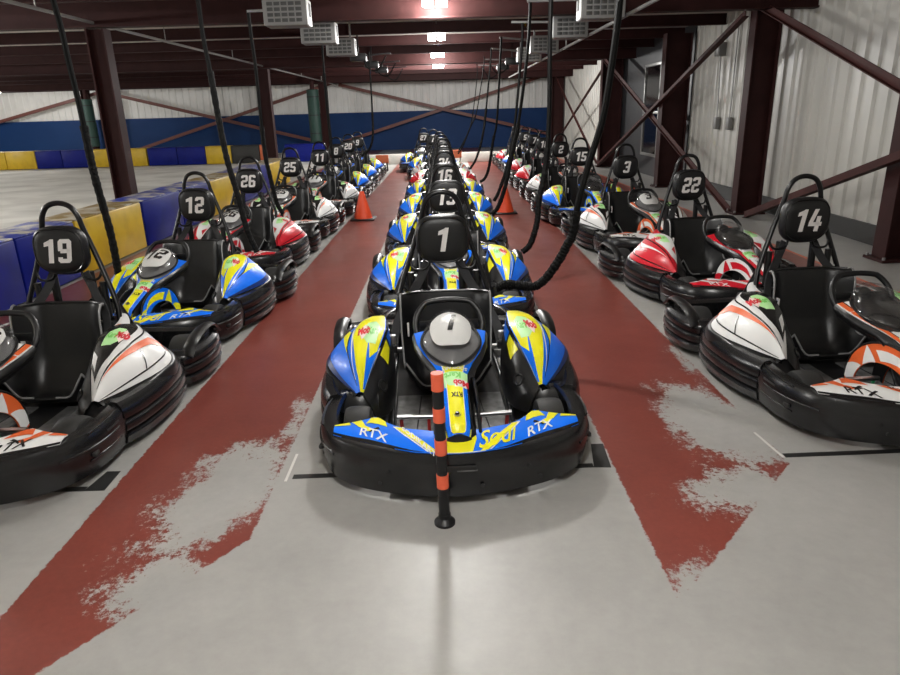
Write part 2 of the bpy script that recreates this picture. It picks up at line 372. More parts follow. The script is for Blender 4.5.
def make_kart(sch):
    c = SCH[sch]; root = empty('go_kart')
    B = lambda mb, n, par=root, **k: mb.build(n, par, shift=SH, **k)
    # chassis: pan, rails, axle
    mb = MB()
    mb.box((0, 1.08, .062), (.64, 1.84, .012), M['satin'], bev=.004)
    mb.box((.20, .66, .072), (.22, .94, .010), M['alu'], bev=.003); mb.box((-.20, .66, .072), (.22, .94, .010), M['alu'], bev=.003)
    for s in (1, -1): mb.tube([(s*.19, .22, .077), (s*.20, .6, .077), (s*.17, 1.1, .077)], .004, M['satin'])
    for s in (1, -1):
        mb.tube(spline([(s*.20, .14, .10), (s*.30, .30, .095), (s*.33, .8, .09), (s*.34, 1.3, .09), (s*.33, 2.02, .10)], 5), .016, M['tube'])
        mb.tube([(s*.33, .62, .09), (s*.66, .70, .10)], .014, M['tube']); mb.tube([(s*.34, 1.38, .09), (s*.66, 1.40, .10)], .014, M['tube'])
        mb.tube([(s*.30, .52, .13), (s*.42, .52, .13)], .02, M['silver'])
    mb.tube([(-.50, 1.78, .14), (.50, 1.78, .14)], .02, M['silver']); mb.tube([(-.31, .14, .10), (.31, .14, .10)], .014, M['tube'])
    B(mb, 'chassis')
    for s in (1, -1):
        mb = MB(); mb.tube([(s*.13, .45, .14), (s*.40, .47, .135)], .008, M['silver']); mb.tube(spline([(s*.37, .40, .10), (s*.40, .45, .17), (s*.36, .50, .20)], 4), .009, M['silver'])
        mb.box((s*.395, .46, .165), (.03, .05, .03), M['silver'], bev=.006); B(mb, 'steering_link')
    # battery boxes and motor cover
    for s in (1, -1):
        mb = MB(); mb.box((s*.465, 1.20, .18), (.22, .46, .20), M['satin'], bev=.025)
        mb.box((s*.465, 1.20, .285), (.19, .42, .02), M['plastic'], bev=.008); B(mb, 'battery_box')
    mb = MB(); mb.box((0, 1.74, .24), (.46, .36, .26), M['satin'], bev=.03); mb.box((.16, 1.62, .42), (.14, .16, .12), M['plastic'], bev=.02)
    mb.box((-.17, 1.60, .43), (.12, .14, .10), M['plastic'], bev=.02); B(mb, 'motor_cover')
    mb = MB()
    mb.tube([(-.25, 1.56, .50), (.25, 1.56, .50)], .013, M['tube']); mb.tube([(.21, 1.56, .50), (.21, 1.56, .74)], .022, M['plastic']); mb.tube([(-.21, 1.56, .50), (-.21, 1.56, .74)], .022, M['plastic'])
    for s in (1, -1):
        mb.box((s*.19, 1.53, .555), (.06, .07, .08), M['plastic'], bev=.01); mb.lathe([(0, -.015), (.014, -.015), (.014, .02), (0, .02)], M['silver'], (s*.10, 1.50, .56), 'Y', 10)
        mb.tube(spline([(s*.19, 1.56, .50), (s*.17, 1.72, .30), (s*.17, 1.76, .24)], 4), .012, M['silver'])
    B(mb, 'seat_support')
    # wheels
    for s in (1, -1):
        for (y, x, r, w) in ((.52, .492, .141, .135), (1.79, .590, .150, .20)):
            mb = MB()
            pr = [(r*.52, -w*.46), (r*.80, -w*.5), (r*.93, -w*.46), (r*.985, -w*.32), (r, -w*.1), (r, w*.1), (r*.985, w*.32), (r*.93, w*.46), (r*.80, w*.5), (r*.52, w*.46)]
            mb.lathe(pr, M['rubber'], (s*x, y, r), 'X', 32)
            t = B(mb, 'wheel')
            mb = MB(); mb.lathe([(.0, s*w*.30), (.03, s*w*.44), (.032, s*w*.30), (r*.46, s*w*.30), (r*.56, s*w*.47), (r*.54, s*w*.49)], M['alu'], (s*x, y, r), 'X', 24)
            B(mb, 'rim', t, recalc=False)
    # front bumper: swept hollow band round the front wheels
    path = spline([(-x, y, 0) for x, y in FB] + [(x, y, 0) for x, y in FB[::-1][1:]], 4)
    mb = MB(); mb.sweep([(p.x, p.y) for p in path], bump_prof, M['bumper'])
    mb.box((-.012, -.003, .205), (.17, .010, .026), M['dark'], bev=.004); mb.box((.03, -.006, .195), (.09, .008, .005), M['alu'])  # centre slot; the thin grey strip stands in for the highlight on it
    for s in (1, -1):
        for x, z in ((.10, .11), (.36, .14)):
            yy = .014+(.28*abs(x))**2*1.05
            mb.lathe([(0, 0), (.009, 0), (.009, .006), (0, .006)], M['dark'], (s*x, yy-.012, z), 'Y', 12)
        mb.tube(spline([(s*.678, .61, .185), (s*.680, .50, .185), (s*.654, .355, .185), (s*.584, .225, .185)], 5), .008, M['bumper'])
        mb.tube(spline([(s*.676, .62, .125), (s*.677, .50, .125), (s*.651, .355, .125)], 5), .007, M['bumper'])
    for s in (1, -1):
        mb.box((s*.662, .405, .150), (.02, .085, .022), M['dark'], Matrix.Rotation(s*.20, 3, 'Z'), .006)
        mb.box((s*.676, .56, .215), (.012, .12, .012), M['dark'], Matrix.Rotation(0, 3, 'Z'), .003)
    fb = B(mb, 'front_bumper')
    # wheel shrouds of the bumper: top plate round the wheel opening
    for s in (1, -1):
        def G(u, v, s=s):
            a = Vector((.50, .835, .20)).lerp(Vector((.40, .70, .16)), 0)
            P = [((.655, .38), (.635, .385)), ((.668, .46), (.635, .46)), ((.665, .60), (.630, .60)), ((.63, .735), (.60, .69)), ((.52, .80), (.50, .735)), ((.40, .78), (.40, .73))]
            x = u*(len(P)-1); i = min(int(x), len(P)-2); f = x-i
            o = [P[i][0][k]*(1-f)+P[i+1][0][k]*f for k in (0, 1)]; n = [P[i][1][k]*(1-f)+P[i+1][1][k]*f for k in (0, 1)]
            return Vector((s*(o[0]*(1-v)+n[0]*v), o[1]*(1-v)+n[1]*v, .266-.085*v*v-.03*max(0, u-.6)))
        mb = MB(); mb.shell(G, 16, 5, .006, M['plastic']); B(mb, 'wheel_surround', fb)
    # nose panel
    mb = MB()
    mb.shell(lambda u, v: nose_F(2*u-1, v), 48, 6, .006, M[c['nose']])
    def ND(poly, m, off=.0018, both=True):
        mb.decal(nose_F, poly, M[m], off, .07)
        if both: mb.decal(nose_F, [(-x, y) for x, y in poly], M[m], off, .07)
    ND([(.56, .78), (.62, .72), (.74, .74), (.70, 1.0), (.64, 1.0), (.58, 1.0)], c['tip'])
    ND([(.66, .45), (.72, .40), (.80, .62), (.86, .98), (.78, .98), (.74, .62)], c['tip'], .0022); ND([(.86, .74), (1.0, .74), (1.0, .99), (.88, .99)], c['tip'])
    ND([(.62, .55), (.70, .36), (.705, .40), (.63, .60)], 'black', .003)
    ND([(.16, .03), (.22, .03), (.50, .90), (.44, .98)], c['tip']); ND([(.23, .03), (.245, .03), (.515, .86), (.505, .90)], 'white', .0022)
    ND([(0, .02), (.10, .02), (.14, .5), (.12, .98), (0, .98)], 'yellow' if sch == 'blue' else c['tip'], .002)
    ND([(0, .0), (.2, .0), (.2, .025), (0, .025)], 'white', .0025)
    ND([(.25, .02), (.6, .02), (1.0, .02), (1.0, .16), (.6, .13)], 'black', .002)
    for s in (1, -1):
        lettering(mb, nose_F, 'RTX', (s*.665, .34), (.085, .035*s), (.0, .30), M[c['rtx']], .004, .1, .015, .12)
    lettering(mb, nose_F, 'Sodi', (.31, .50), (.125, .04), (.0, .72), M['yellow' if sch == 'blue' else c['tip']], .004, .1, .01, .35)
    lettering(mb, nose_F, 'SODIKART', (-.31, .42), (.040, -.16), (.0, .24), M['white' if sch != 'white' else 'black'], .004, .1, .02, .1)
    B(mb, 'nose_panel', recalc=False)
    # steering column cover (front fairing)
    mb = MB()
    mb.shell(lambda u, v: fair_F(2*u-1, v), 12, 40, .006, M[c['side']])
    FD = lambda p, m, off=.0018: mb.decal(fair_F, p, M[m], off, .12)
    FD([(-.60, .035), (-.45, .012), (.45, .012), (.60, .035), (.60, .58), (-.60, .58)], c['stripe'])
    if sch == 'white':
        for q in (1, -1): FD([(q*.97, .02), (q*.97, 1.0), (q*.82, 1.0), (q*.78, .5), (q*.70, .02)], 'orange', .0015); FD([(q*.66, .02), (q*.74, .5), (q*.79, 1.), (q*.82, 1.), (q*.78, .5), (q*.70, .02)], 'black', .0022)
    FD([(-.66, .05), (-.60, .04), (-.60, .58), (-.66, .58)], 'white', .002); FD([(.60, .04), (.66, .05), (.66, .58), (.60, .58)], 'white', .002)
    FD([(-.80, .385), (.98, .385), (.98, .495), (-.80, .495)], 'palegreen', .0025); FD([(.0, .38), (.95, .38), (.95, .435), (.0, .435)], 'white', .0028)
    lettering(mb, fair_F, 'Mob', (.48, .408), (-.50, 0), (0, -.045), M['logored'], .004, .12, .05, 0)
    lettering(mb, fair_F, 'Kart', (-.1, .466), (-.50, 0), (0, -.045), M['lime'], .004, .12, .04, 0)
    lettering(mb, fair_F, 'SODIKART', (.05, .530), (-.26, 0), (0, -.032), M['white'], .004, .12, .03, 0)
    lettering(mb, fair_F, 'RTX', (.1, .330), (-.34, 0), (0, -.028), M['black'], .004, .12, .03, 0)
    p = fair_F(0, .20); mb.lathe([(0, .012), (.008, .011), (.011, .005), (.011, -.01)], M['black'], p, 'Z', 12); mb.lathe([(.013, -.01), (.018, .004), (.018, -.01)], M['silver'], p, 'Z', 12)
    ff = B(mb, 'front_fairing', recalc=False)
    # black column shroud under the cover
    def sh(u, v):
        a = (u*2-1); p = fair_F(.97 if a > 0 else -.97, v); q = fair_F(0, v)
        k = abs(a); sgn = 1 if a > 0 else -1
        wid = abs(p.x)+.022*(1-k)
        y = q.y-.012
        return Vector((sgn*(wid*(1-.25*(1-k))), y, (p.z-.008)*k+(.115+.20*max(0, v-.35)/.65)*(1-k)))
    mb = MB()
    for s in (1, -1):
        def side(u, v, s=s):
            p = fair_F(s*1.0, v); low = .10+(p.z-.18)*min(1, max(0, (v-.25)/.35))
            w = abs(p.x); top = p.z-.002
            return Vector((s*(w+.034*math.sin(PI*min(u*1.3, 1))*(1-.5*v)-.015*u+.012*(1-v)), p.y+.006, top+(low-top)*u))
        mb.shell(side, 8, 24, .006 if s > 0 else -.006, M['plastic'])
    def front(u, v):
        a = (2*v-1); w = .058+.02*math.sin(PI*u)
        return Vector((a*w, .085-.012*(1-a*a)-.012*math.sin(PI*u), .330-.235*u-.02*a*a*(1-u)))
    mb.shell(front, 8, 8, .006, M['plastic'])
    B(mb, 'column_shroud')
    # arched side guards of the footwell
    for s in (1, -1):
        mb = MB()
        n = 22; out = []; inn = []
        for i in range(n+1):
            t = i/n; a = PI*(1-t)
            out.append((.43+.31*math.cos(a)+.03*t, .13+.270*math.sin(a)**.8+(.08*(1-t))))
            inn.append((.43+.235*math.cos(a)+.02*t, .11+.190*math.sin(a)**.8+(.06*(1-t))))
        def AF(u, v, s=s):
            x = min(max(u, 0), 1)*n; i = min(int(x), n-1); f = x-i
            o = [out[i][k]*(1-f)+out[i+1][k]*f for k in (0, 1)]; q = [inn[i][k]*(1-f)+inn[i+1][k]*f for k in (0, 1)]
            return Vector((s*(.108-.014*u+.005*v), o[0]*(1-v)+q[0]*v, o[1]*(1-v)+q[1]*v))
        mb.shell(AF, n, 4, .008 if s < 0 else -.008, M[c['arch']])
        for P in ([(.78, .98), (.99, .98), (.99, .02), (.92, .02)], [(.60, .98), (.76, .98), (.68, .05)], [(.15, .5), (.55, .9), (.60, .35), (.3, .3)], [(.0, .02), (.12, .02), (.2, .4), (.0, .9)]):
            mb.decal(AF, P, M[c['archp']], .002*(-s), .05)
        mb.decal(AF, [(.0, .0), (1., .0), (1., 1.), (.0, 1.)], M['plastic'], .0095*s, .045)
        mb.tube([AF(u/n, 0)+Vector((s*-.003, 0, .002)) for u in range(n+1)], .0075, M['plastic'], 8)
        B(mb, 'footwell_guard')
        mb = MB(); mb.tube([(s*.105, .47, .240), (s*.290, .47, .245)], .013, M['silver']); mb.tube([(s*.13, .50, .08), (s*.13, .47, .24)], .009, M[c['pedal']])
        mb.tube([(s*.27, .54, .08), (s*.27, .47, .245)], .010, M[c['pedal']]); B(mb, 'pedal')
    # side pods
    for s in (1, -1):
        F = folded(mir(POD, s)); mb = MB()
        mb.shell(F, 40, 24, -.006 if s > 0 else .006, M[c['base']])
        decorate_pod(mb, F, sch, s)
        T = patch(mir([[(.37, 1.29, .521), (.40, 1.31, .518), (.44, 1.35, .503)], [(.335, 1.44, .521), (.355, 1.45, .522), (.385, 1.47, .508)], [(.27, 1.58, .515), (.285, 1.59, .517), (.305, 1.60, .509)], [(.20, 1.68, .505), (.21, 1.685, .507), (.22, 1.69, .505)]], s))
        mb.shell(T, 12, 6, -.005 if s > 0 else .005, M[c['base'] if sch != 'blue' else 'black'])
        pod = B(mb, 'side_pod', recalc=False)
        # black inner panel with its round opening
        H = patch(mir([[(.482, .735, .264), (.440, .700, .20), (.420, .70, .13)], [(.412, .915, .396), (.372, .83, .27), (.350, .80, .12)], [(.362, 1.110, .488), (.335, 1.02, .30), (.325, .98, .12)], [(.365, 1.250, .510), (.330, 1.20, .32), (.322, 1.18, .14)]], s))
        mb = MB(); mb.shell(H, 16, 10, .006 if s < 0 else -.006, M['plastic'])
        ce = H(.30, .46); nrm = (H(.32, .46)-H(.28, .46)).cross(H(.30, .5)-H(.30, .42)).normalized()
        if nrm.x*s > 0: nrm = -nrm
        ring = []; X = nrm.orthogonal().normalized(); Y = nrm.cross(X)
        ring = [ce+nrm*.006+X*.030*math.cos(a*PI/10)+Y*.030*math.sin(a*PI/10) for a in range(20)]
        mb.tube(ring, .006, M['plastic'], 8, True); mb.add([p-nrm*.001 for p in ring], [list(range(20))], M['dark'])
        e = -.0075 if s > 0 else .0075
        if sch == 'blue':
            mb.decal(H, [(.62, .02), (.98, .02), (.98, .20), (.70, .22)], M['blue'], -e, .08); mb.decal(H, [(.40, .04), (.60, .04), (.66, .22), (.52, .34)], M['yellow'], -e, .08)
        else: mb.decal(H, [(.70, .02), (.98, .02), (.98, .14), (.76, .14)], M['white'], -e, .08)
        B(mb, 'inner_panel', pod)
        # outer skirt between panel and side bumper
        K = patch(mir([[(.518, .745, .264), (.540, .75, .24), (.56, .78, .20)], [(.630, .905, .286), (.66, .88, .27), (.68, .88, .22)], [(.712, 1.110, .306), (.725, 1.11, .29), (.735, 1.11, .22)], [(.697, 1.280, .324), (.72, 1.29, .30), (.73, 1.29, .22)], [(.585, 1.375, .388), (.62, 1.43, .32), (.66, 1.45, .22)], [(.47, 1.39, .48), (.47, 1.46, .34), (.50, 1.50, .22)]], s))
        mb = MB(); mb.shell(K, 22, 6, -.006 if s > 0 else .006, M['plastic']); B(mb, 'pod_skirt', pod)
        # ribbed side and rear bumpers
        mb = MB(); mb.sweep([(p.x*s, p.y) for p in spline([(x, y, 0) for x, y in SB], 6)], rib_prof(), M['bumper'], out=s); B(mb, 'side_bumper')
        # rear wheel arch
        mb = MB()
        def A(u, v, s=s):
            q = spline([(0, 1.52, .23), (0, 1.60, .305), (0, 1.75, .342), (0, 1.93, .335), (0, 2.06, .25)], 6)
            p = q[min(int(u*24), 24)]
            return Vector((s*(.730-.075*v+.012*math.sin(PI*u)*(1-v)), p.y, p.z+.018*math.sin(PI*v)))
        mb.shell(A, 24, 6, .014 if s > 0 else -.014, M['plastic']); B(mb, 'rear_wheel_arch')
        # seat belt: strap and buckle
        mb = MB()
        st = spline([(s*.10, 1.575, .80), (s*.16, 1.54, .68), (s*.245, 1.46, .56), (s*.305, 1.33, .46), (s*.325, 1.24, .36)], 6)
        vs = []; 
        for i, p in enumerate(st):
            w = .024; vs += [p+Vector((s*-w, -.004, -.012)), p+Vector((s*w, -.002, .012)), p+Vector((s*w, .004, .014)), p+Vector((s*-w, .002, -.010))]
        fs = []
        for i in range(len(st)-1):
            for k in range(4): fs.append([i*4+k, i*4+(k+1) % 4, i*4+4+(k+1) % 4, i*4+4+k])
        mb.add(vs, fs+[[0, 1, 2, 3], [len(vs)-4+k for k in range(4)]], M['webbing']); be = B(mb, 'seat_belt')
        mb = MB(); mb.box((s*.335, 1.25, .40), (.05, .03, .06), M['silver'], bev=.006); mb.box((s*.335, 1.235, .345), (.06, .035, .05), M['plastic'], bev=.006); mb.tube([(s*.35, 1.30, .44), (s*.42, 1.30, .445)], .009, M['silver']); B(mb, 'buckle', be)
    full = spline([(-x, y, 0) for x, y in RB] + [(x, y, 0) for x, y in RB[::-1][1:]], 5)
    mb = MB(); mb.sweep([(p.x, p.y) for p in full], rib_prof(.95), M['bumper'], out=-1); B(mb, 'rear_bumper')
    # seat
    prof = [(1.08, .150), (1.12, .115), (1.22, .095), (1.31, .125), (1.375, .22), (1.41, .36), (1.435, .50), (1.455, .60), (1.462, .628)]
    pp = spline([(0, y, z) for y, z in prof], 3)
    def seatF(u, v):
        p = pp[min(int(round(u*(len(pp)-1))), len(pp)-1)]; a = 2*v-1; k = abs(a)
        w = .250 if u > .55 else .225+.025*u/.55
        wing = max(0, (k-.62)/.38)**1.6
        lift = .15*wing*(1-max(0, (u-.5)/.5)); fwd = .10*wing*min(1, u*1.4)*(1-.55*max(0, u-.8)/.2)
        return Vector((a*w+.02*wing*(1 if a > 0 else -1), p.y-fwd+.02*(1-a*a)*(1 if u > .5 else 0), p.z+lift))
    mb = MB(); mb.shell(seatF, len(pp)-1, 20, -.010, M['seat']); st = B(mb, 'seat')
    for s in (0, 1):
        mb = MB(); mb.tube([seatF(u/24, s)+Vector(((.006 if s else -.006), -.004, .004)) for u in range(23, -1, -1)]+[seatF(0, abs(s-v/20))+Vector((0, -.006, .006)) for v in range(1, 8)], .006, M['seatedge'], 8)
        B(mb, 'seat_edge_trim', st)
    mb = MB(); mb.tube([seatF(1, v/20)+Vector((0, 0, .004)) for v in range(21)], .009, M['plastic'], 8); B(mb, 'seat_top_rim', st)
    mb = MB(); mb.box((-.235, 1.335, .43), (.012, .035, .085), M['number'], bev=.005); mb.box((-.243, 1.334, .43), (.012, .018, .05), M['black'], bev=.003); B(mb, 'seat_tag', st)
    # roll hoop and headrest
    hp = [(.31, 1.46, .30), (.30, 1.50, .46), (.285, 1.54, .60), (.205, 1.585, .84), (.158, 1.60, .98), (.128, 1.60, 1.08), (.110, 1.60, 1.155), (.070, 1.60, 1.212), (0, 1.60, 1.232)]
    path = spline(hp + [(-x, y, z) for x, y, z in hp[::-1][1:]], 5)
    mb = MB(); mb.tube(path, .0165, M['tube'], 12)
    mb.tube([(-.16, 1.605, .97), (.16, 1.605, .97)], .012, M['tube'])
    for s in (1, -1):
        mb.tube(spline([(s*.215, 1.585, .83), (s*.185, 1.56, .76), (s*.10, 1.56, .77), (s*.08, 1.57, .86)], 5), .008, M['tube'])
        mb.tube([(s*.12, 1.60, .80), (s*.125, 1.60, .55)], .024, M['plastic'], 8)
        mb.tube(spline([(s*.28, 1.55, .62), (s*.26, 1.78, .34), (s*.25, 1.98, .12)], 6), .014, M['tube'])
    B(mb, 'roll_hoop')
    bm = bmesh.new()
    hs = []
    n = 40
    def rr(a, k=1.):                             # rounded-square outline of the pad
        ca, sa = math.cos(a), math.sin(a); e = 2/3.1
        return (.168*k*abs(ca)**e*(1 if ca >= 0 else -1)*(1-.16*max(0, -sa)**2), .152*k*abs(sa)**e*(1 if sa >= 0 else -1))
    bm.free()
    rings = [(.0, -.046), (.35, -.046), (.68, -.044), (.84, -.038), (.94, -.026), (1., -.006), (1., .020), (.95, .034), (.85, .040), (0, .040)]
    vs = []; fs = []
    for k, y in rings:
        for i in range(n):
            x, z = rr(2*PI*i/n, max(k, .001)); vs.append((x, 1.545+y, .948+z))
    for r in range(len(rings)-1):
        for i in range(n): fs.append([r*n+i, r*n+(i+1) % n, (r+1)*n+(i+1) % n, (r+1)*n+i])
    mb = MB(); mb.add(vs, fs, M['vinyl'])
    seam = [(*(lambda q: (q[0], 1.545-.035, .948+q[1]))(rr(2*PI*i/n, .90)),) for i in range(n)]
    mb.tube(seam, .0035, M['black'], 6, True)
    B(mb, 'headrest')
    # visor over the number plate, steering wheel
    mb = MB(); vs = []; fs = []; nu, nv = 32, 10
    for j in range(nv+1):
        e = (PI/2)*j/nv
        for i in range(nu):
            a = 2*PI*i/nu; yy = math.sin(a)*math.cos(e); vs.append(dome_T(DR.x*math.cos(a)*math.cos(e)*egg(yy), DR.y*yy, DR.z*math.sin(e)))
    for j in range(nv):
        for i in range(nu): fs.append([j*nu+i, j*nu+(i+1) % nu, (j+1)*nu+(i+1) % nu, (j+1)*nu+i])
    mb.add(vs, fs, M['visor']); vis = B(mb, 'number_visor', recalc=False)
    mb = MB(); mb.tube([dome_T((DR.x+.003)*math.cos(a*PI/20)*egg(math.sin(a*PI/20)), (DR.y+.003)*math.sin(a*PI/20), .002) for a in range(40)], .008, M['plastic'], 8, True)
    mb.lathe([(.0, .012), (.9, .010), (1., 0), (.97, -.03)], M['grey'], (0, 0, 0), 'Z', 32)
    k0 = len(mb.v)-32*4
    for i in range(k0, len(mb.v)): x, y, z = mb.v[i]; mb.v[i] = tuple(dome_T(x*DR.x*.985*egg(y), y*DR.y*.985, z))
    B(mb, 'visor_base', vis)
    if sch != 'nil':
        mb = MB(); outl = []
        for i in range(25):
            a = PI*i/24; outl.append((.108*math.cos(a), -.145*math.sin(a)**.8+.000))
        outl += [(-.10, .040), (-.06, .080), (0, .095), (.06, .080), (.10, .040)]
        mb.decal(dome_F(.93), outl, M['plate'], .0, .03); B(mb, 'number_plate', vis, recalc=False)
    sc = Vector((0, .865, .605)); ux = Vector((1, 0, 0)); uy = Vector((0, .54, .84)).normalized()
    def rim(a):
        x = math.cos(a)*.182; y = math.sin(a)*.165
        if y > .125: y = .125+(y-.125)*.35
        return sc+ux*x+uy*y
    mb = MB(); mb.tube([rim(2*PI*i/44) for i in range(44)], .0165, M['vinyl'], 10, True)
    mb.bar(sc+ux*-.16, sc+ux*.16, .012, .045, M['plastic'], .004); mb.bar(sc, sc-uy*.15, .05, .012, M['plastic'], .003)
    mb.lathe([(0, -.02), (.05, -.02), (.055, 0), (.05, .02), (0, .02)], M['plastic'], sc, 'Y', 20); mb.tube([sc, (0, .56, .34), (0, .40, .12)], .014, M['tube'])
    B(mb, 'steering_wheel')
    return root

protos = {k: make_kart(k) for k in ('blue', 'white', 'red')}
used = set()
def digit_polys(d):                              # heavy block digits, .62 wide and 1 high
    W, t, h, c, m = .62, .215, .175, .10, .5
    UL = [(0, m), (t, m), (t, 1-h), (c, 1), (0, 1-c)]; LL = [(x, 1-y) for x, y in UL][::-1]
    UR = [(W-x, y) for x, y in UL][::-1]; LR = [(W-x, y) for x, y in LL][::-1]
    T = [(c, 1), (t, 1-h), (W-t, 1-h), (W-c, 1)]; Bt = [(x, 1-y) for x, y in T][::-1]
    Mid = [(t*.5, m-h/2), (W-t*.5, m-h/2), (W-t*.5, m+h/2), (t*.5, m+h/2)]
    TLs = [(0, .755), (t, .755), (t, 1-h), (c, 1), (0, 1-c)]; BLs = [(x, 1-y) for x, y in TLs][::-1]
    TRs = [(W-x, y) for x, y in TLs][::-1]; BRs = [(W-x, y) for x, y in BLs][::-1]
    urf = [(W-t, 0), (W, 0), (W, 1), (W-t, 1)]
    return {'0': [T, Bt, UL, UR, LL, LR], '1': [[(.27, 0), (.50, 0), (.50, 1), (.34, 1), (.27, .93)], [(.06, .86), (.06, .69), (.28, .73), (.36, 1), (.27, .95)]],
            '2': [T, TLs, UR, Mid, LL, Bt, BRs], '3': [T, TLs, UR, [(.2, m-h/2), (W-.05, m-h/2), (W-.05, m+h/2), (.2, m+h/2)], LR, Bt, BLs],
            '4': [[(0, .24), (W+.04, .24), (W+.04, .24+h), (0, .24+h)], [(0, .24+h), (t, .24+h), (.36, 1), (.14, 1)], [(W-t-.06, 0), (W-.06, 0), (W-.06, .68), (W-t-.06, .68)]],
            '5': [[(0, 1), (0, 1-h), (W, 1-h), (W, 1)], [(0, m-.05), (t, m-.05), (t, 1-h), (0, 1-h)], Mid, LR, Bt, BLs], '6': [T, TRs, UL, LL, Mid, LR, Bt],
            '7': [[(0, 1-h), (W, 1-h), (W, 1), (0, 1)], [(W-t, 1-h), (.12, 0), (.35, 0), (W, 1-h)]], '8': [T, Bt, UL, UR, LL, LR, Mid], '9': [T, Bt, UL, UR, Mid, LR, BLs]}[d]
def digits(mb, F, n, c, H, sx, m, off, grid, shear=.18):
    w = len(n)*.70-.08
    for i, d in enumerate(n):
        for P in digit_polys(d): mb.decal(F, [(c[0]+((x+i*.70-w/2)+shear*(y-.5))*H*sx, c[1]+(y-.5)*H) for x, y in P], m, off, grid)
def number_mesh(n, kind):
    mb = MB()
    if kind == 'head':
        digits(mb, lambda x, z: Vector((x, 1.545-.0462, .952+z)), n, (0, 0), .148, .92, M['number'], .002, .5)
    else:
        digits(mb, dome_F(.935), n, (0, -.022), .120, .9, M['black'], .003, .03, .25)
    return mb
def clone(o, parent):
    c = o.copy(); COL.objects.link(c)
    if parent: c.parent = parent
    for ch in list(o.children): clone(ch, c)
    return c
def place_kart(sch, X, Y, deg, n, label, group, plate=True):     # X, Y: the ground under the nose
    src = protos[sch]; t = math.radians(deg)
    r = src if sch not in used else clone(src, None)
    used.add(sch)
    r.location = (X-1.05*math.sin(t), Y+1.05*math.cos(t), 0); r.rotation_euler = (0, 0, t)
    tag(r, label, 'go-kart', group)
    kids = {c.name.split('.')[0]: c for c in r.children}
    pending.append((r, n, plate))
pending = []
CENTRE = 'go-karts lined up in the centre row'; LEFT = 'go-karts lined up along the left barrier'; RIGHT = 'go-karts lined up along the right wall'
place_kart('blue', .03, 2.625, 2.2, '1', 'blue and yellow go-kart numbered 1, front of the centre row behind the striped post', CENTRE)
place_kart('blue', .03, 4.83, 1.0, '13', 'blue and yellow go-kart numbered 13, second in the centre row, right behind number 1', CENTRE)
place_kart('blue', -.01, 7.03, 0, '16', 'blue and yellow go-kart numbered 16, third in the centre row', CENTRE)
place_kart('blue', -.01, 9.23, 0, '24', 'blue and yellow go-kart numbered 24, fourth in the centre row', CENTRE)
place_kart('blue', -.02, 11.43, 0, '20', 'blue and yellow go-kart, fifth in the centre row, just ahead of the red one', CENTRE)
place_kart('red', -.06, 13.65, 0, '6', 'red and white go-kart in the centre row, the only red one of that row', CENTRE)
place_kart('white', -.12, 15.85, 0, '17', 'white go-kart in the centre row directly behind the red one', CENTRE)
place_kart('blue', -.36, 18.1, -2, '4', 'blue and yellow go-kart numbered 4, last but one in the centre row', CENTRE)
place_kart('blue', -.74, 20.5, -3, '27', 'blue and yellow go-kart numbered 27, last of the centre row by the back wall', CENTRE)
place_kart('white', -2.44, 2.60, -1.5, '19', 'white and orange go-kart numbered 19, nearest of the left row', LEFT, )
place_kart('blue', -2.44, 4.74, -5, '12', 'blue and yellow go-kart numbered 12, second in the left row behind number 19', LEFT)
place_kart('red', -2.49, 7.03, -1.5, '26', 'red and white go-kart numbered 26 in the left row', LEFT)
place_kart('white', -2.39, 9.25, 1, '25', 'white and orange go-kart numbered 25 in the left row behind the red number 26', LEFT)
place_kart('white', -2.30, 11.52, 2, '11', 'white go-kart numbered 11 in the left row, just left of the orange cone', LEFT)
place_kart('blue', -2.33, 13.75, 2, '8', 'blue and yellow go-kart, first blue one behind the white number 11 in the left row', LEFT)
place_kart('blue', -2.36, 15.95, 2, '20', 'blue and yellow go-kart numbered 20, second blue one behind number 11 in the left row', LEFT)
place_kart('blue', -2.40, 18.15, 2, '9', 'blue and yellow go-kart numbered 9, last of the left row', LEFT)
place_kart('white', 2.50, 2.96, 3.5, '14', 'white and orange go-kart numbered 14, nearest of the right row', RIGHT, False)
place_kart('red', 2.66, 5.25, 9, '22', 'red and white go-kart numbered 22 with dark visor, second in the right row', RIGHT, False)
place_kart('white', 2.52, 7.55, 5, '3', 'white and orange go-kart numbered 3, third in the right row behind number 22', RIGHT)
place_kart('blue', 2.28, 9.82, 2, '15', 'blue and yellow go-kart numbered 15 in the right row', RIGHT, False)
place_kart('white', 2.34, 12.0, 3, '2', 'white go-kart numbered 2 in the right row, directly behind the blue number 15', RIGHT)
place_kart('red', 2.33, 14.2, 3, '10', 'red and white go-kart numbered 10 in the right row behind the white number 2', RIGHT)
place_kart('red', 2.36, 16.4, 2, '7', 'red and white go-kart numbered 7 in the right row, second of two red ones', RIGHT)
place_kart('blue', 2.38, 18.6, 2, '5', 'blue and yellow go-kart numbered 5, the last blue one in the right row', RIGHT)
place_kart('red', 2.36, 20.8, 2, '8', 'red and white go-kart numbered 8, last of the right row', RIGHT)
for r, n, plate in pending:
    kids = {}
    for ch in r.children: kids.setdefault(ch.name.split('.')[0], ch)
    number_mesh(n, 'head').build('number', kids['headrest'], recalc=False, shift=SH)
    vis = kids['number_visor']
    pl = [c for c in vis.children if c.name.startswith('number_plate')][0]
    if plate: number_mesh(n, 'plate').build('plate_number', vis, recalc=False, shift=SH)
    else:
        bpy.data.objects.remove(pl)
        for c in vis.children:
            if c.name.startswith('visor_base'):
                for sl in c.material_slots: sl.link = 'OBJECT'; sl.material = M['black']

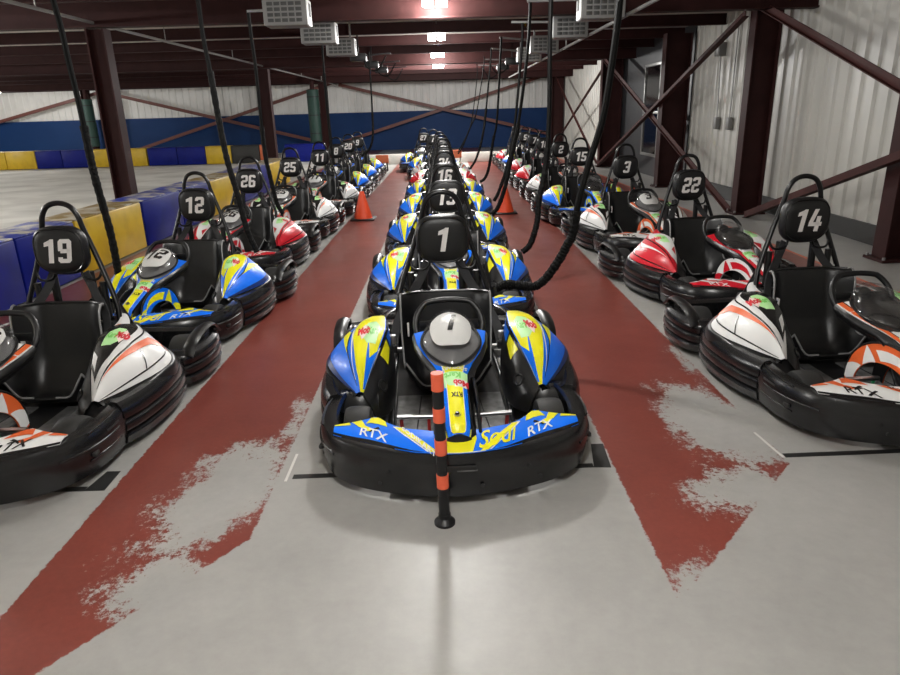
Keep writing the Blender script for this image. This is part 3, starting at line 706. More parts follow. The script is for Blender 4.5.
# ------------------------------------------------------------------ floor
def floor_material():
    m = bpy.data.materials.new('painted_concrete'); m.use_nodes = True
    nt = m.node_tree; b = nt.nodes['Principled BSDF']; N = nt.nodes; L = nt.links.new
    geo = N.new('ShaderNodeTexCoord'); sep = N.new('ShaderNodeSeparateXYZ'); L(geo.outputs['Object'], sep.inputs[0])
    X, Y = sep.outputs[0], sep.outputs[1]
    def op(o, a, b_=None, c_=None, clamp=False):
        n = N.new('ShaderNodeMath'); n.operation = o; n.use_clamp = clamp
        for i, q in enumerate((a, b_, c_)):
            if q is None: continue
            if isinstance(q, (int, float)): n.inputs[i].default_value = q
            else: L(q, n.inputs[i])
        return n.outputs[0]
    def noise(scale, detail=6, rough=.6, sy=1.):
        mp = N.new('ShaderNodeMapping'); mp.inputs['Scale'].default_value = (1, sy, 1); L(geo.outputs['Object'], mp.inputs[0])
        n = N.new('ShaderNodeTexNoise'); n.inputs['Scale'].default_value = scale; n.inputs['Detail'].default_value = detail; n.inputs['Roughness'].default_value = rough
        L(mp.outputs[0], n.inputs['Vector']); return n.outputs['Fac']
    def half(ax, ay, c0): return op('ADD', op('ADD', op('MULTIPLY', X, ax), op('MULTIPLY', Y, ay)), c0)   # signed distance
    def blob(cx, cy, rx, ry, rot=0.):
        c, s = math.cos(rot), math.sin(rot)
        dx = op('SUBTRACT', X, cx); dy = op('SUBTRACT', Y, cy)
        a = op('DIVIDE', op('ADD', op('MULTIPLY', dx, c), op('MULTIPLY', dy, s)), rx)
        d = op('DIVIDE', op('SUBTRACT', op('MULTIPLY', dy, c), op('MULTIPLY', dx, s)), ry)
        return op('SUBTRACT', 1., op('SQRT', op('ADD', op('MULTIPLY', a, a), op('MULTIPLY', d, d))), clamp=True)
    mn = lambda *q: q[0] if len(q) == 1 else op('MINIMUM', q[0], mn(*q[1:]))
    mx = lambda *q: q[0] if len(q) == 1 else op('MAXIMUM', q[0], mx(*q[1:]))
    def line(p, q):                              # signed distance, positive on the left of p->q
        dx, dy = q[0]-p[0], q[1]-p[1]; l = math.hypot(dx, dy); return half(-dy/l, dx/l, (dy*p[0]-dx*p[1])/l)
    left = mn(half(1, 0, 1.665), half(-1, .0, -.875), line((-1.70, 1.28), (-.83, 2.50)))
    right = mn(half(-1, 0, 1.675), half(1, 0, -.80), line((.80, 1.97), (1.66, 2.93)))
    outl = mn(half(-1, 0, -3.02), half(1, 0, 4.18)); outr = mn(half(1, 0, -3.05), half(-1, 0, 4.10))
    n2 = noise(26, 6, .7)
    wear = mx(op('MULTIPLY', blob(-1.10, 2.85, .50, 1.15, -.22), 1.15),  op('MULTIPLY', blob(-.92, 3.6, .22, 1.0), .8), op('MULTIPLY', blob(1.48, 3.45, .50, .95, .12), 1.35), op('MULTIPLY', blob(.90, 2.00, .55, .42, .7), .95), op('MULTIPLY', blob(1.64, 4.3, .22, 1.1), .75),
              op('MULTIPLY', blob(1.34, 2.72, .70, .50, .6), .95), op('MULTIPLY', blob(-1.15, 2.15, .50, .50), 1.0))
    front = op('MULTIPLY', op('SUBTRACT', 5.6, Y), .30, clamp=True)
    wear = op('MAXIMUM', wear, op('MULTIPLY', front, .36))
    wn = op('ADD', op('MULTIPLY', noise(2.3, 12, .72), .34), op('ADD', op('MULTIPLY', noise(8, 12, .78, .45), .36), op('MULTIPLY', noise(38, 8, .75), .30)))
    thr = op('SUBTRACT', .715, op('MULTIPLY', wear, .31))
    keep = op('MULTIPLY', op('SUBTRACT', thr, wn), 26., clamp=True)
    edge = op('MULTIPLY', op('SUBTRACT', n2, .5), .05)
    strip = mx(left, right, outl, outr)
    paint = op('MULTIPLY', op('MULTIPLY', op('ADD', strip, op('ADD', edge, .002)), 160., clamp=True), keep)
    line_or = op('MULTIPLY', mn(half(1, 0, -4.10), half(-1, 0, 4.15)), 200., clamp=True)
    def ramp(f, c1, c2, a=.3, z=.7):
        r = N.new('ShaderNodeValToRGB'); r.color_ramp.elements[0].position = a; r.color_ramp.elements[1].position = z
        r.color_ramp.elements[0].color = (*c1, 1); r.color_ramp.elements[1].color = (*c2, 1); L(f, r.inputs[0]); return r.outputs[0]
    conc = ramp(op('ADD', op('MULTIPLY', noise(.9, 8, .65), .7), op('MULTIPLY', noise(14, 8, .7), .3)), (.305, .300, .286), (.395, .388, .370), .36, .64)
    red = ramp(op('ADD', op('MULTIPLY', noise(1.3, 8, .6), .7), op('MULTIPLY', noise(40, 3, .6), .3)), (.160, .034, .025), (.225, .050, .036), .35, .65)
    def mix(f, a, b_):
        n = N.new('ShaderNodeMix'); n.data_type = 'RGBA'; L(f, n.inputs[0])
        for i, q in ((6, a), (7, b_)):
            if isinstance(q, tuple): n.inputs[i].default_value = (*q, 1)
            else: L(q, n.inputs[i])
        return n.outputs[2]
    colr = mix(line_or, mix(paint, conc, red), (.55, .10, .035))
    L(colr, b.inputs['Base Color'])
    L(op('ADD', op('MULTIPLY', noise(2.4, 8, .7), .26), op('ADD', .26, op('MULTIPLY', paint, -.04))), b.inputs['Roughness'])
    bp = N.new('ShaderNodeBump'); bp.inputs['Strength'].default_value = .12; bp.inputs['Distance'].default_value = .004
    L(op('ADD', op('MULTIPLY', n2, .5), paint), bp.inputs['Height']); L(bp.outputs[0], b.inputs['Normal'])
    return m
mb = MB(); mb.add([(-4.6, -4, 0), (5.6, -4, 0), (5.6, 35, 0), (-4.6, 35, 0)], [[0, 1, 2, 3]], floor_material()); struct(mb.build('floor', recalc=False))
mb = MB(); mb.add([(-24, -4, 0), (-4.6, -4, 0), (-4.6, 35, 0), (-24, 35, 0)], [[0, 1, 2, 3]], M['track']); struct(mb.build('floor_track', recalc=False))

# ------------------------------------------------------------------ shell of the hall
def corrugated(a, b, z0, z1, nrm, pitch=.3, depth=.03):
    a = Vector(a); b = Vector(b); d = (b-a); L = d.length; d.normalize(); n = Vector(nrm); P = []
    k = 0
    while k*pitch < L:
        x = k*pitch
        for dx, o in ((0, 0), (pitch*.55, 0), (pitch*.65, 1), (pitch*.88, 1), (pitch*.98, 0)):
            if x+dx <= L: P.append(a+d*(x+dx)+n*depth*o)
        k += 1
    P.append(b); vs = []; fs = []
    for p in P: vs += [(p.x, p.y, z0), (p.x, p.y, z1)]
    for i in range(len(P)-1): fs.append([2*i, 2*i+2, 2*i+3, 2*i+1])
    return vs, fs
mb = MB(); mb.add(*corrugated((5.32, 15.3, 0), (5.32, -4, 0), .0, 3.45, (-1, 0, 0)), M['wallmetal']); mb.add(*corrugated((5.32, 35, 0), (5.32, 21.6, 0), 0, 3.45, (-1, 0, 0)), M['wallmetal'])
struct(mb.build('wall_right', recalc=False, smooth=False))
mb = MB(); mb.box((5.36, 18.4, 1.72), (.16, 6.5, 3.44), M['charcoal']); struct(mb.build('wall_right_dark', smooth=False))
mb = MB(); mb.add(*corrugated((-24, 34.3, 0), (5.4, 34.3, 0), 0, 3.6, (0, -1, 0), .32), M['litwall']); struct(mb.build('wall_back', recalc=False, smooth=False))
mb = MB(); mb.box((-9.35, 34.2, .9), (29.2, .06, 1.78), M['bluewall']); struct(mb.build('wall_back_panel', smooth=False))
mb = MB(); mb.add([(-24, -4, 0), (-24, 35, 0), (-24, 35, 3.6), (-24, -4, 3.6)], [[0, 1, 2, 3]], M['wallmetal']); struct(mb.build('wall_left', recalc=False))
mb = MB(); mb.add([(-24, -4, 0), (5.6, -4, 0), (5.6, -4, 3.6), (-24, -4, 3.6)], [[3, 2, 1, 0]], M['wallmetal']); struct(mb.build('wall_front', recalc=False))
mb = MB(); mb.box((-9.2, 15.5, 3.33), (29.8, 39.4, .06), M['ceil']); struct(mb.build('ceiling', smooth=False))
mb = MB(); mb.box((5.26, 5.65, .12), (.05, 19.3, .24), M['kick']); struct(mb.build('baseboard_right', smooth=False))
# dark section: tall window
mb = MB()
for c_, d_ in (((5.26, 17.25, 1.6), (.05, .07, 2.16)), ((5.26, 18.55, 1.6), (.05, .07, 2.16)), ((5.26, 17.9, 2.68), (.05, 1.37, .07)), ((5.26, 17.9, .52), (.05, 1.37, .07)), ((5.26, 17.9, 1.55), (.05, 1.37, .07))):
    mb.box(c_, d_, M['trim'], bev=.008)
wf = struct(mb.build('window_1')); mb = MB(); mb.box((5.272, 17.9, 1.6), (.012, 1.30, 2.10), M['glass']); mb.build('pane', wf, smooth=False)
# purlins across the roof
k = 0
for y in (2.6, 4.8, 7.0, 9.2, 11.45, 13.65, 15.85, 18.1, 20.3, 22.5, 24.8, 27.1, 29.4, 31.7, 33.8):
    mb = MB(); mb.box((-9.2, y, 3.20), (29.6, .03, .19), M['maroon']); mb.box((-9.2, y-.04, 3.108), (29.6, .10, .016), M['maroon']); mb.box((-9.2, y+.04, 3.292), (29.6, .10, .016), M['maroon'])
    struct(mb.build('trim_%d' % (k+1), smooth=False)); k += 1
# main frames
def ibeam(mb, c, size, depth_axis, h0, h1, m):   # column: flanges apart along depth_axis ('x')
    x, y = c; w, d = size
    mb.box((x, y, (h0+h1)/2), (d, .02, h1-h0), m)
    for s in (1, -1): mb.box((x+s*(d/2-.01), y, (h0+h1)/2), (.024, w, h1-h0), m, bev=.003)
def column(x, y, w, d, label, h1=3.12, plate=True, grp='steel columns of the hall'):
    o = empty('steel_column', (x, y, 0)); tag(o, label, 'column', grp)
    mb = MB(); ibeam(mb, (0, 0), (w, d), 'x', 0, h1, M['maroon']); mb.build('column_shaft', o, smooth=False)
    mb = MB(); mb.box((0, 0, .015), (d+.12, w+.12, .03), M['maroon'], bev=.004)
    for sx in (1, -1):
        for sy in (1, -1): mb.lathe([(0, .03), (.018, .03), (.018, .06), (0, .06)], M['silver'], (sx*(d/2+.03), sy*(w/2+.03), 0), 'Z', 6)
    mb.build('base_plate', o, smooth=False)
    return o
for y in (10.4, 19.7, 29.3):
    mb = MB(); mb.box((-9.2, y, 3.13), (29.6, .02, .34), M['maroon']); mb.box((-9.2, y, 2.965), (29.6, .20, .022), M['maroon'])
    struct(mb.build('trim_%d' % (k+1), smooth=False)); k += 1
column(-4.86, 10.4, .22, .26, 'maroon steel column standing behind the near yellow barrier block', 2.94)
column(-4.92, 19.7, .24, .34, 'maroon steel column behind go-kart 25 on the left side', 2.94)
column(-4.92, 29.3, .24, .34, 'maroon steel column at the far end of the left row', 2.94)
column(4.88, 11.0, .22, .40, 'maroon steel column by the white wall behind go-kart 22', 3.12)
column(4.92, 15.15, .26, .54, 'maroon steel column at the near edge of the dark wall', 3.12)
column(4.94, 20.95, .26, .60, 'maroon steel column at the far edge of the dark wall', 3.12)
column(4.98, 31.0, .26, .50, 'maroon steel column in the far right corner of the hall', 3.12)
column(4.98, 7.35, .24, .34, 'short view of a maroon column cut by the right edge of the photo behind go-kart 14', 3.12)
column(-16.75, 33.5, .24, .34, 'maroon steel column on the back wall beside the green pad', 3.4)
for i, (x, y, l) in enumerate(((-16.45, 32.9, 'dark green pad wrapped round a post at the back of the track'), (-5.25, 28.7, 'dark green pad wrapped round a post at the far end of the left row'))):
    mb = MB(); mb.lathe([(.20, .6), (.24, .62), (.24, 2.68), (.20, 2.7)], M['pad'], (0, 0, 0), 'Z', 14)
    for z in (1.0, 1.7, 2.4): mb.lathe([(.241, z), (.246, z), (.246, z+.04), (.241, z+.04)], M['satin'], (0, 0, 0), 'Z', 14)
    mb.tube([(0, 0, 0), (0, 0, 3.2)], .09, M['maroon'])
    o = mb.build('padded_post'); o.location = (x, y, 0); tag(o, l, 'post', 'green padded posts')
# diagonal braces
def brace(a, b, label, grp, w=.075):
    m = M['redbrace' if grp == BBR else 'brace']; mb = MB(); a = Vector(a); b = Vector(b); c_ = (a+b)/2
    mb.bar(a-c_, b-c_, .012, w, m); mb.bar(Vector(a-c_)+Vector((0, 0, -w/2)), Vector(b-c_)+Vector((0, 0, -w/2)), w, .012, m)
    o = mb.build('diagonal_brace', smooth=False); o.location = c_; tag(o, label, 'brace', grp)
RBR = 'diagonal wall braces along the right wall'; BBR = 'diagonal braces in front of the back wall'
brace((4.64, 10.9, 3.13), (4.64, 2.6, .21), 'maroon diagonal brace dropping towards the viewer from the column behind go-kart 22', RBR, .10)
brace((4.70, 10.6, .04), (4.70, 2.6, 2.60), 'maroon diagonal brace rising behind the headrest of go-kart 14', RBR, .10)
brace((4.60, 11.1, 3.0), (4.60, 20.8, .08), 'maroon diagonal brace falling away from the column behind go-kart 22 across the dark wall', RBR, .10)
brace((4.66, 11.1, .06), (4.66, 20.8, 3.05), 'maroon diagonal brace rising from beside go-kart 22 across the dark wall', RBR, .10)
brace((4.64, 21.1, .12), (4.64, 29.7, 3.05), 'maroon brace rising to the back over the far white wall panel', RBR)
brace((4.70, 21.1, 2.8), (4.70, 30.2, .15), 'maroon brace falling to the back over the far white wall panel', RBR)
brace((-4.9, 33.6, 3.05), (4.9, 33.6, .62), 'red brown brace falling from left to right across the centre of the blue back wall', BBR, .14)
brace((-4.9, 33.7, .45), (4.9, 33.7, 3.25), 'red brown brace rising from left to right across the centre of the blue back wall', BBR, .14)
brace((-16.1, 33.6, 3.05), (-5.6, 33.6, .40), 'red brown brace falling from left to right over the blue wall behind the track', BBR, .14)
brace((-15.2, 33.7, .25), (-5.2, 33.7, 3.15), 'red brown brace rising from left to right over the blue wall behind the track', BBR, .14)
brace((-22.5, 33.7, 1.5), (-16.2, 33.7, 3.0), 'red brown brace at the far left of the back wall', BBR, .14)

# conduits and boxes on the right wall
def wallbox(y, z, y2, z2, label):
    o = empty('wall_outlet', (5.27, y, z)); tag(o, label, 'outlet box', 'outlet boxes on the right wall')
    mb = MB(); mb.box((-.02, 0, 0), (.08, .13, .22), M['casing'], bev=.01); mb.build('outlet_box', o)
    mb = MB(); mb.tube([(-.02, 0, .1), (-.02, y2-y, z2-z)], .014, M['conduit']); mb.build('conduit', o)
wallbox(13.52, 1.36, 13.62, 2.62, 'grey outlet box on the white wall at the foot of the left conduit')
wallbox(12.92, 1.36, 12.92, 3.10, 'grey outlet box on the white wall at the foot of the right conduit')
mb = MB(); mb.box((0, 0, 0), (.14, .22, .24), M['casing'], bev=.015); mb.box((-.075, 0, 0), (.012, .16, .18), M['trim'], bev=.004)
o = mb.build('junction_box'); o.location = (5.24, 13.62, 2.68); tag(o, 'pale junction box high on the white wall at the top of a conduit', 'junction box')

# ------------------------------------------------------------------ barriers
def top_mat(base):
    return mat('worn_barrier_top', base, .45, noise=(5, (.50, .47, .40), .48, .60))
TB = top_mat((.02, .04, .30)); TY = top_mat((.24, .16, .04))
def block(x0, x1, y0, y1, h, m, mt, label, grp):
    c_ = ((x0+x1)/2, (y0+y1)/2); o = empty('barrier_block', (c_[0], c_[1], 0)); tag(o, label, 'barrier', grp)
    mb = MB(); mb.box((0, 0, h/2+.01), (x1-x0, y1-y0, h-.02), m, bev=.022); mb.build('block_body', o)
    mb = MB(); mb.box((0, 0, h+.006), (x1-x0-.02, y1-y0-.005, .014), mt, bev=.005); mb.build('top_cap', o)
NB = 'barrier blocks beside the left row'; FBK = 'barrier blocks on the far side of the track'
for y0, y1, col, l in ((3.6, 5.35, 'y', 'yellow barrier block at the left edge of the photo'), (5.38, 6.5, 'b', 'blue barrier block behind go-kart 19, nearest of the blue ones'), (6.52, 7.6, 'b', 'blue barrier block touching the near yellow block'),
                       (7.63, 9.35, 'y', 'large yellow barrier block in front of the near left column'), (9.40, 10.8, 'b', 'blue barrier block just behind the near left column'), (10.83, 12.2, 'b', 'blue barrier block behind the headrest of go-kart 12'),
                       (12.23, 14.0, 'y', 'yellow barrier block between go-karts 12 and 26'), (14.03, 16.4, 'b', 'blue barrier block behind the headrest of go-kart 26'), (16.43, 18.6, 'y', 'yellow barrier block behind the headrest of go-kart 25')):
    block(-4.72, -4.20, y0, y1, .64, M['baryel' if col == 'y' else 'barblue'], TY if col == 'y' else TB, l, NB)
for x0, x1, m, l in ((-19.2, -17.06, 'baryel', 'yellow far barrier block at the left edge of the photo'), (-17.04, -15.9, 'baryel', 'yellow far barrier block next to the blue pair on the left'), (-15.88, -14.88, 'barblue', 'left one of the blue far barrier pair left of the hanging cable'),
                     (-14.86, -13.76, 'barblue', 'right one of the blue far barrier pair left of the hanging cable'), (-13.74, -12.70, 'baryel', 'yellow far barrier block left of the near column'), (-12.68, -11.58, 'baryel', 'yellow far barrier block right of the near column'),
                     (-11.53, -10.4, 'barblue', 'left one of the blue far barrier pair right of the near column'), (-10.38, -9.3, 'barblue', 'right one of the blue far barrier pair right of the near column'), (-9.28, -8.3, 'baryel', 'yellow far barrier block next to the black one'),
                     (-8.28, -7.2, 'barblack', 'black far barrier block'), (-7.18, -6.85, 'barorange', 'narrow orange far barrier block beside the black one'), (-6.2, -4.7, 'barblue', 'blue far barrier block behind go-kart 11')):
    block(x0, x1, 27.0, 27.5, .67, M[m], M[m], l, FBK)
mb = MB()
mb.box((-.3, 24.5, .17), (7.0, .30, .34), M['whitebar'], bev=.03)
o = mb.build('pale_barrier'); tag(o, 'low pale grey barrier closing the lanes before the blue back wall', 'barrier')
for x, y, l in ((-1.95, 21.5, 'orange barricade board on black legs at the far end of the left row'), (.36, 23.2, 'orange barricade board behind the last kart of the centre row')):
    o = empty('barricade', (x, y, 0)); tag(o, l, 'barricade', 'orange barricades')
    mb = MB(); mb.box((0, 0, .36), (.40, .06, .26), M['barorange'], bev=.02); mb.build('board', o)
    for s in (1, -1):
        mb = MB(); mb.bar((s*.15, -.16, 0), (s*.15, 0, .3), .03, .03, M['satin']); mb.bar((s*.15, .16, 0), (s*.15, 0, .3), .03, .03, M['satin']); mb.build('leg', o)

# ------------------------------------------------------------------ post, cones, tape
o = empty('striped_post', (-.045, 2.515, 0)); tag(o, 'thin black post with orange bands in front of go-kart 1', 'post')
mb = MB(); mb.lathe([(.046, 0), (.046, .012), (.036, .022), (.027, .03), (.027, .05)], M['satin'], (0, 0, 0), 'Z', 20); mb.build('base', o)
mb = MB(); mb.tube([(0, 0, .02), (-.012, 0, .70)], .0235, M['satin'], 16); mb.build('shaft', o)
for z0, z1 in ((.63, .705), (.49, .552), (.34, .408), (.18, .243)):
    mb = MB(); f = -.012*(z0-.02)/.68; g = -.012*(z1-.02)/.68
    mb.tube([(f, 0, z0), (g, 0, z1)], .0262, M['postor'], 18); mb.build('orange_band', o)
def cone(x, y, h, label):
    o = empty('traffic_cone', (x, y, 0)); tag(o, label, 'traffic cone', 'orange traffic cones'); r = h*.32
    mb = MB(); mb.box((0, 0, .014), (h*.86, h*.86, .028), M['satin'], bev=.008); mb.build('base', o)
    mb = MB(); mb.lathe([(r*1.05, .028), (r, .05), (.042, h-.02), (.036, h), (.026, h), (.026, h-.05), (.0, h-.05)], M['cone'], (0, 0, 0), 'Z', 28); mb.build('cone_body', o)
cone(-1.42, 11.5, .47, 'orange traffic cone on the red floor beside the left row')
cone(1.02, 11.8, .47, 'orange traffic cone beside the centre row, partly behind hanging cables')
cone(3.25, 11.8, .42, 'red orange traffic cone behind the steering wheel of go-kart 3')
def tape(poly, m, label, z=.0015):
    mb = MB(); n = len(poly); c_ = (sum(p[0] for p in poly)/n, sum(p[1] for p in poly)/n)
    vs = [(x-c_[0], y-c_[1], 0) for x, y in poly]+[(x-c_[0], y-c_[1], .0012) for x, y in poly]
    fs = [list(range(n))[::-1], list(range(n, 2*n))]+[[i, (i+1) % n, n+(i+1) % n, n+i] for i in range(n)]
    mb.add(vs, fs, m); o = mb.build('floor_tape', smooth=False); o.location = (c_[0], c_[1], .0008); tag(o, label, 'tape', 'parking bay tape marks')
tape([(-.80, 2.925), (.70, 2.955), (.70, 2.995), (-.80, 2.965)], M['tape'], 'black tape line across the floor under the nose of go-kart 1')
tape([(.70, 2.955), (.785, 2.95), (.80, 3.20), (.735, 3.20)], M['tape'], 'black tape corner on the floor at the right of go-kart 1')
tape([(-.835, 2.90), (-.822, 2.90), (-.822, 3.18), (-.835, 3.18)], M['whitetape'], 'white tape corner on the floor at the left of go-kart 1')
tape([(-2.6, 2.86), (-1.80, 2.865), (-1.80, 2.905), (-2.6, 2.90)], M['tape'], 'black tape line on the floor under the nose of go-kart 19')
tape([(-1.80, 2.865), (-1.70, 2.865), (-1.705, 3.05), (-1.775, 3.05)], M['tape'], 'black tape corner on the floor at the right of go-kart 19')
tape([(1.68, 3.00), (3.0, 3.03), (3.0, 3.07), (1.68, 3.04)], M['tape'], 'black tape line on the floor under the nose of go-kart 14')
tape([(1.662, 3.00), (1.676, 3.00), (1.650, 3.28), (1.636, 3.28)], M['whitetape'], 'white tape corner on the floor at the left of go-kart 14')

# ------------------------------------------------------------------ chargers, rails, cables
def charger(x, y, z, face, label, arm, grp):
    o = empty('kart_charger', (x, y, z)); tag(o, label, 'charger', grp)
    mb = MB(); mb.box((0, 0, 0), (.52, .30, .30), M['casing'], bev=.02)
    for s in (1, -1): mb.bar((s*.18, 0, .14), (s*.18, 0, 3.30-z), .03, .03, M['casing'])
    mb.build('casing', o)
    mb = MB()
    for i in range(5):
        for j in range(4): mb.box((-.17+i*.085, -.151, -.09+j*.06), (.07, .012, .040), M['grille'], bev=.003)
    mb.build('vent_grille', o)
    mb = MB(); mb.box((face*.263, 0, 0), (.014, .27, .28), M['plate'], bev=.004); mb.box((face*.271, .02, .03), (.006, .10, .15), M['dark']); mb.build('end_panel', o)
    if arm:
        mb = MB(); mb.bar((face*.2, -.02, -.02+arm[2]), (arm[0]-x, arm[1]-y, arm[2]), .04, .03, M['casing'], .004); mb.build('support_arm', o)
LC = 'chargers hung over the left row'; RC = 'chargers hung over the right row'
names = ['nearest', 'second', 'third', 'fourth', 'fifth', 'sixth', 'seventh', 'eighth']
for i, y in enumerate((8.95, 11.15, 13.45)):
    charger(-1.86, y, 2.88, 1, 'white vented charger box hung over the left row, %s from the viewer' % names[i], ((-2.40, 9.2, .07), (-2.05, 12.25, .07), None)[i], LC)
for i, y in enumerate((8.85, 11.0, 13.7, 16.0)):
    charger(1.92, y, 2.85, -1, 'white vented charger box hung over the right row, %s from the viewer' % names[i], (1.05, (9.0, 11.0, 13.2, 15.4)[i], .10), RC)
for i, (x, y, l) in enumerate(((-1.80, 15.6, 'dark cable box beyond the white chargers over the left row, nearer one'), (-1.75, 17.9, 'dark cable box beyond the white chargers over the left row, middle one'), (-1.70, 20.1, 'dark cable box beyond the white chargers over the left row, farther one'),
                             (1.75, 18.1, 'dark cable box beyond the white chargers over the right row, nearer one'), (1.70, 20.3, 'dark cable box beyond the white chargers over the right row, farther one'))):
    o = empty('cable_box', (x, y, 2.86)); tag(o, l, 'cable box', 'dark cable boxes under the roof'); f = 1 if x > 0 else -1
    mb = MB(); mb.box((0, 0, 0), (.34, .24, .16), M['satin'], bev=.02); mb.bar((0, 0, .07), (0, 0, .445), .03, .03, M['satin']); mb.build('box', o)
    mb = MB(); mb.bar((f*.15, 0, .02), (-f*.70, -.1, .06), .04, .03, M['casing' if x > 0 else 'satin'], .004); mb.build('support_arm', o)
    mb = MB(); mb.tube(spline([(-f*.1, 0, -.05), (-f*.2, 0, -.22), (-f*.4, -.03, -.26), (-f*.6, -.08, .02)], 6), .016, M['cable'], 8); mb.build('loose_lead', o)
for x, z, l, y0, y1 in ((-2.0, 3.06, 'steel pipe rail running along the roof over the left row', 2, 24), (2.22, 2.74, 'steel pipe rail running along the roof over the right row', 2, 24), (-4.9, 3.02, 'steel pipe running along the heads of the left columns', 2, 33)):
    mb = MB(); mb.tube([(0, 0, 0), (0, y1-y0, 0)], .022, M['conduit'], 8)
    o = mb.build('ceiling_rail'); o.location = (x, y0, z); tag(o, l, 'rail', 'steel pipes under the roof')
    mb = MB()
    for q in range(3, int(y1-y0), 4): mb.tube([(0, q, 0), (0, q, 3.30-z)], .008, M['conduit'], 6)
    h = mb.build('hanger', o)
def cable(pts, r, label, grp, sleeve=.55):
    pts = [(pts[0][0], pts[0][1], 2.96 if 8.5 < pts[0][1] < 21 else 3.29)] + [p for p in pts if p[2] < 2.94]
    P = spline(pts, 10); n = len(P); base = P[0]; k = int(n*(1-sleeve))
    o = empty('charging_cable', P[-1]); tag(o, label, 'cable', grp)
    Q = [p-P[-1] for p in P]
    mb = MB(); mb.tube(Q[:k+2], r*.72, M['cable'], 8); mb.build('upper_lead', o)
    F = []
    for i in range(k, n-1):
        for j in range(6): F.append(Q[i].lerp(Q[i+1], j/6))
    F.append(Q[-1])
    m_ = len(F); mb = MB(); mb.tube(F, lambda t: r*(1+.05*math.sin(t*m_*.55)+.04*math.sin(t*m_*.21+1)), M['sleeve'], 9); mb.build('braided_sleeve', o)
CB = 'charging cables hanging over the karts'
cable([(1.071, 4.4, 2.616), (1.065, 4.4, 2.303), (1.039, 4.4, 1.99), (0.995, 4.4, 1.644), (0.924, 4.4, 1.386), (0.862, 4.4, 1.136), (0.83, 4.4, 0.922), (0.793, 4.4, 0.843), (0.742, 4.4, 0.744), (0.658, 4.4, 0.623), (0.584, 4.4, 0.569), (0.496, 4.4, 0.572), (0.402, 4.4, 0.589), (0.32, 4.4, 0.563)], 0.03, 'thick black cable swinging down to go-kart 1', CB)
cable([(0.977, 6.6, 2.858), (0.982, 6.6, 2.62), (0.98, 6.6, 2.309), (0.985, 6.6, 1.612), (0.957, 6.6, 1.148), (0.903, 6.6, 0.865), (0.892, 6.6, 0.681), (0.859, 6.6, 0.534), (0.811, 6.6, 0.415), (0.742, 6.6, 0.357)], 0.03, 'black cable hanging down to the right side of go-kart 13', CB)
cable([(1.087, 9.0, 2.806), (1.055, 9.0, 2.322), (0.96, 9.0, 1.591), (0.872, 9.0, 1.161), (0.781, 9.0, 0.743), (0.687, 9.0, 0.484), (0.607, 9.0, 0.394)], 0.028, 'black cable hanging to the right side of go-kart 16, passing before the right cone', CB)
cable([(1.212, 11.0, 2.657), (1.118, 11.0, 1.568), (1.018, 11.0, 0.95), (0.857, 11.0, 0.469), (0.775, 11.0, 0.312)], 0.028, 'black cable hanging just behind the right cone to go-kart 24', CB)
cable([(1.073, 13.2, 2.808), (0.995, 13.2, 1.551), (0.918, 13.2, 1.157), (0.838, 13.2, 0.68), (0.76, 13.2, 0.477), (0.662, 13.2, 0.404)], 0.028, 'black cable hanging to the fifth go-kart of the centre row', CB)
cable([(1.039, 15.4, 2.803), (0.993, 15.4, 2.367), (0.898, 15.4, 1.512), (0.817, 15.4, 1.073), (0.69, 15.4, 0.691), (0.553, 15.4, 0.478)], 0.026, 'black cable hanging to the red go-kart of the centre row', CB)
cable([(1.015, 17.6, 2.785), (0.83, 17.6, 1.727), (0.649, 17.6, 1.304), (0.464, 17.6, 0.875), (0.333, 17.6, 0.683)], 0.018, 'thin black cable hanging to the white go-kart of the centre row', CB)
cable([(0.945, 19.8, 2.567), (0.79, 19.8, 1.495), (0.642, 19.8, 1.068), (0.376, 19.8, 0.611)], 0.016, 'thin black cable hanging over the last but one kart of the centre row', CB)
cable([(-2.995, 5.75, 2.872), (-2.985, 5.75, 2.598), (-2.967, 5.75, 2.429), (-2.958, 5.75, 2.176), (-2.939, 5.75, 1.84), (-2.931, 5.75, 1.434), (-2.919, 5.75, 1.199), (-2.883, 5.75, 0.812), (-2.879, 5.75, 0.507), (-2.892, 5.75, 0.391), (-2.975, 5.75, 0.321), (-3.068, 5.75, 0.297)], 0.032, 'thick black cable hanging between go-karts 19 and 12', CB)
cable([(-2.268, 6.95, 2.836), (-2.262, 6.95, 2.752), (-2.26, 6.95, 2.444), (-2.237, 6.95, 2.134), (-2.213, 6.95, 1.676), (-2.183, 6.95, 1.312), (-2.125, 6.95, 0.976), (-2.07, 6.95, 0.597), (-1.994, 6.95, 0.364)], 0.03, 'thick black cable hanging between go-karts 12 and 26', CB)
cable([(-2.391, 9.2, 2.772), (-2.377, 9.2, 2.26), (-2.382, 9.2, 1.327), (-2.338, 9.2, 0.9), (-2.291, 9.2, 0.594), (-2.225, 9.2, 0.444)], 0.03, 'black cable hanging between go-karts 26 and 25', CB)
cable([(-2.02, 12.3, 2.826), (-2.021, 12.3, 2.227), (-1.999, 12.3, 1.254), (-1.978, 12.3, 0.86)], 0.026, 'black cable hanging over go-kart 11', CB)
cable([(-1.557, 15.5, 2.619), (-1.563, 15.5, 1.847), (-1.576, 15.5, 1.303), (-1.662, 15.5, 0.986), (-1.852, 15.5, 0.819)], 0.026, 'black cable hanging over the blue go-karts at the end of the left row', CB)

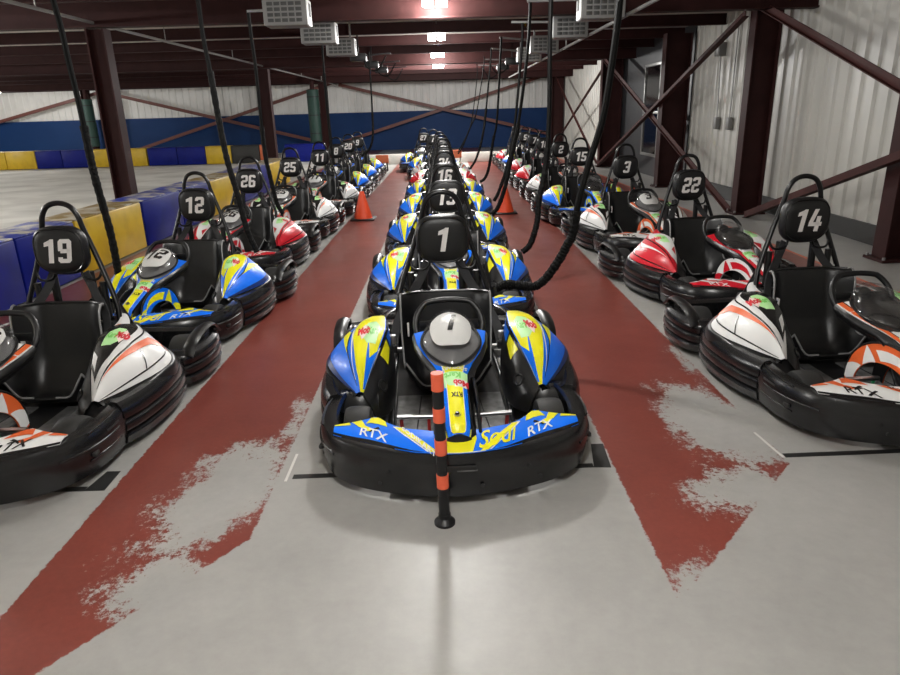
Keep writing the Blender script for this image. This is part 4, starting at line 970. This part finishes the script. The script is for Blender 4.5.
# ------------------------------------------------------------------ lamps
def lamp(x, y, z, power, label, grp, w=.36):
    o = empty('ceiling_light', (x, y, z)); tag(o, label, 'ceiling light', grp)
    mb = MB(); mb.box((0, 0, .075), (w, .22, .05), M['housing'], bev=.008)
    mb.tube([(0, 0, .08), (0, 0, .17)], .012, M['conduit'], 8); mb.build('lamp_housing', o)
    for s in (1, -1):
        mb = MB(); mb.box((s*w*.27, 0, .0), (w*.42, .20, .11), M['lamp'], bev=.012); mb.build('diffuser', o)
    ld = bpy.data.lights.new('lamp_light', 'POINT'); ld.shadow_soft_size = .13; ld.energy = power; ld.color = (1, .99, .97)
    lo = bpy.data.objects.new('lamp_light', ld); COL.objects.link(lo); lo.parent = o; lo.location = (0, 0, -.20)
ML = 'ceiling lights over the centre row'
for y, l in ((.9, 'ceiling light over the open floor in front of the karts'), (5.6, 'ceiling light above go-karts 1 and 13'), (10.15, 'double square ceiling light at the top edge of the photo'), (14.7, 'second double ceiling light from the top over the centre row'), (19.1, 'third double ceiling light from the top over the centre row'), (23.5, 'farthest double ceiling light over the centre row')):
    lamp(-.04-.004*y, y, 3.13, 130 if y < 20 else 680, l, ML)
TL = 'ceiling lights over the track'
for x, y, l in ((-9.5, 2.5, 'ceiling light over the near part of the track'), (-9.5, 8.2, 'ceiling light over the track beside the left row'), (-15.0, 13.5, 'ceiling light over the middle of the track'), (-21, 21, 'ceiling light over the far left of the track'), (-18.6, 29.6, 'bright lamp under the roof at the far left over the track')):
    lamp(x, y, 3.0, 300 if y < 25 else 170, l, TL, .6)
mb = MB(); mb.tube([(0, 0, 0), (0, 24, 0)], .014, M['conduit'], 8); o = mb.build('light_conduit'); o.location = (-.09, 5, 3.26); tag(o, 'thin steel conduit linking the ceiling lights over the centre row', 'conduit')

w = bpy.data.worlds.new('hall_air'); S.world = w; w.use_nodes = True
w.node_tree.nodes['Background'].inputs[0].default_value = (.5, .5, .5, 1); w.node_tree.nodes['Background'].inputs[1].default_value = .05

# ------------------------------------------------------------------ camera
P = math.atan(225.5/670); R = .028
Xv = Vector((1, 0, 0)); Dn = Vector((0, -math.sin(P), -math.cos(P))); Fw = Vector((0, math.cos(P), -math.sin(P)))
right = Xv*math.cos(R)+Dn*math.sin(R); down = -Xv*math.sin(R)+Dn*math.cos(R)
cam = bpy.data.cameras.new('camera'); co = bpy.data.objects.new('camera', cam); COL.objects.link(co)
m3 = Matrix((right, -down, -Fw)).transposed(); co.matrix_world = Matrix.Translation((0, 0, 1.7)) @ m3.to_4x4()
cam.sensor_width = 36; cam.lens = 670/900*36; cam.clip_start = .05; cam.clip_end = 200
S.camera = co
S.view_settings.view_transform = 'Standard'; S.view_settings.look = 'None'; S.view_settings.gamma = 1; S.view_settings.use_curve_mapping = False
S.view_settings.exposure = .38
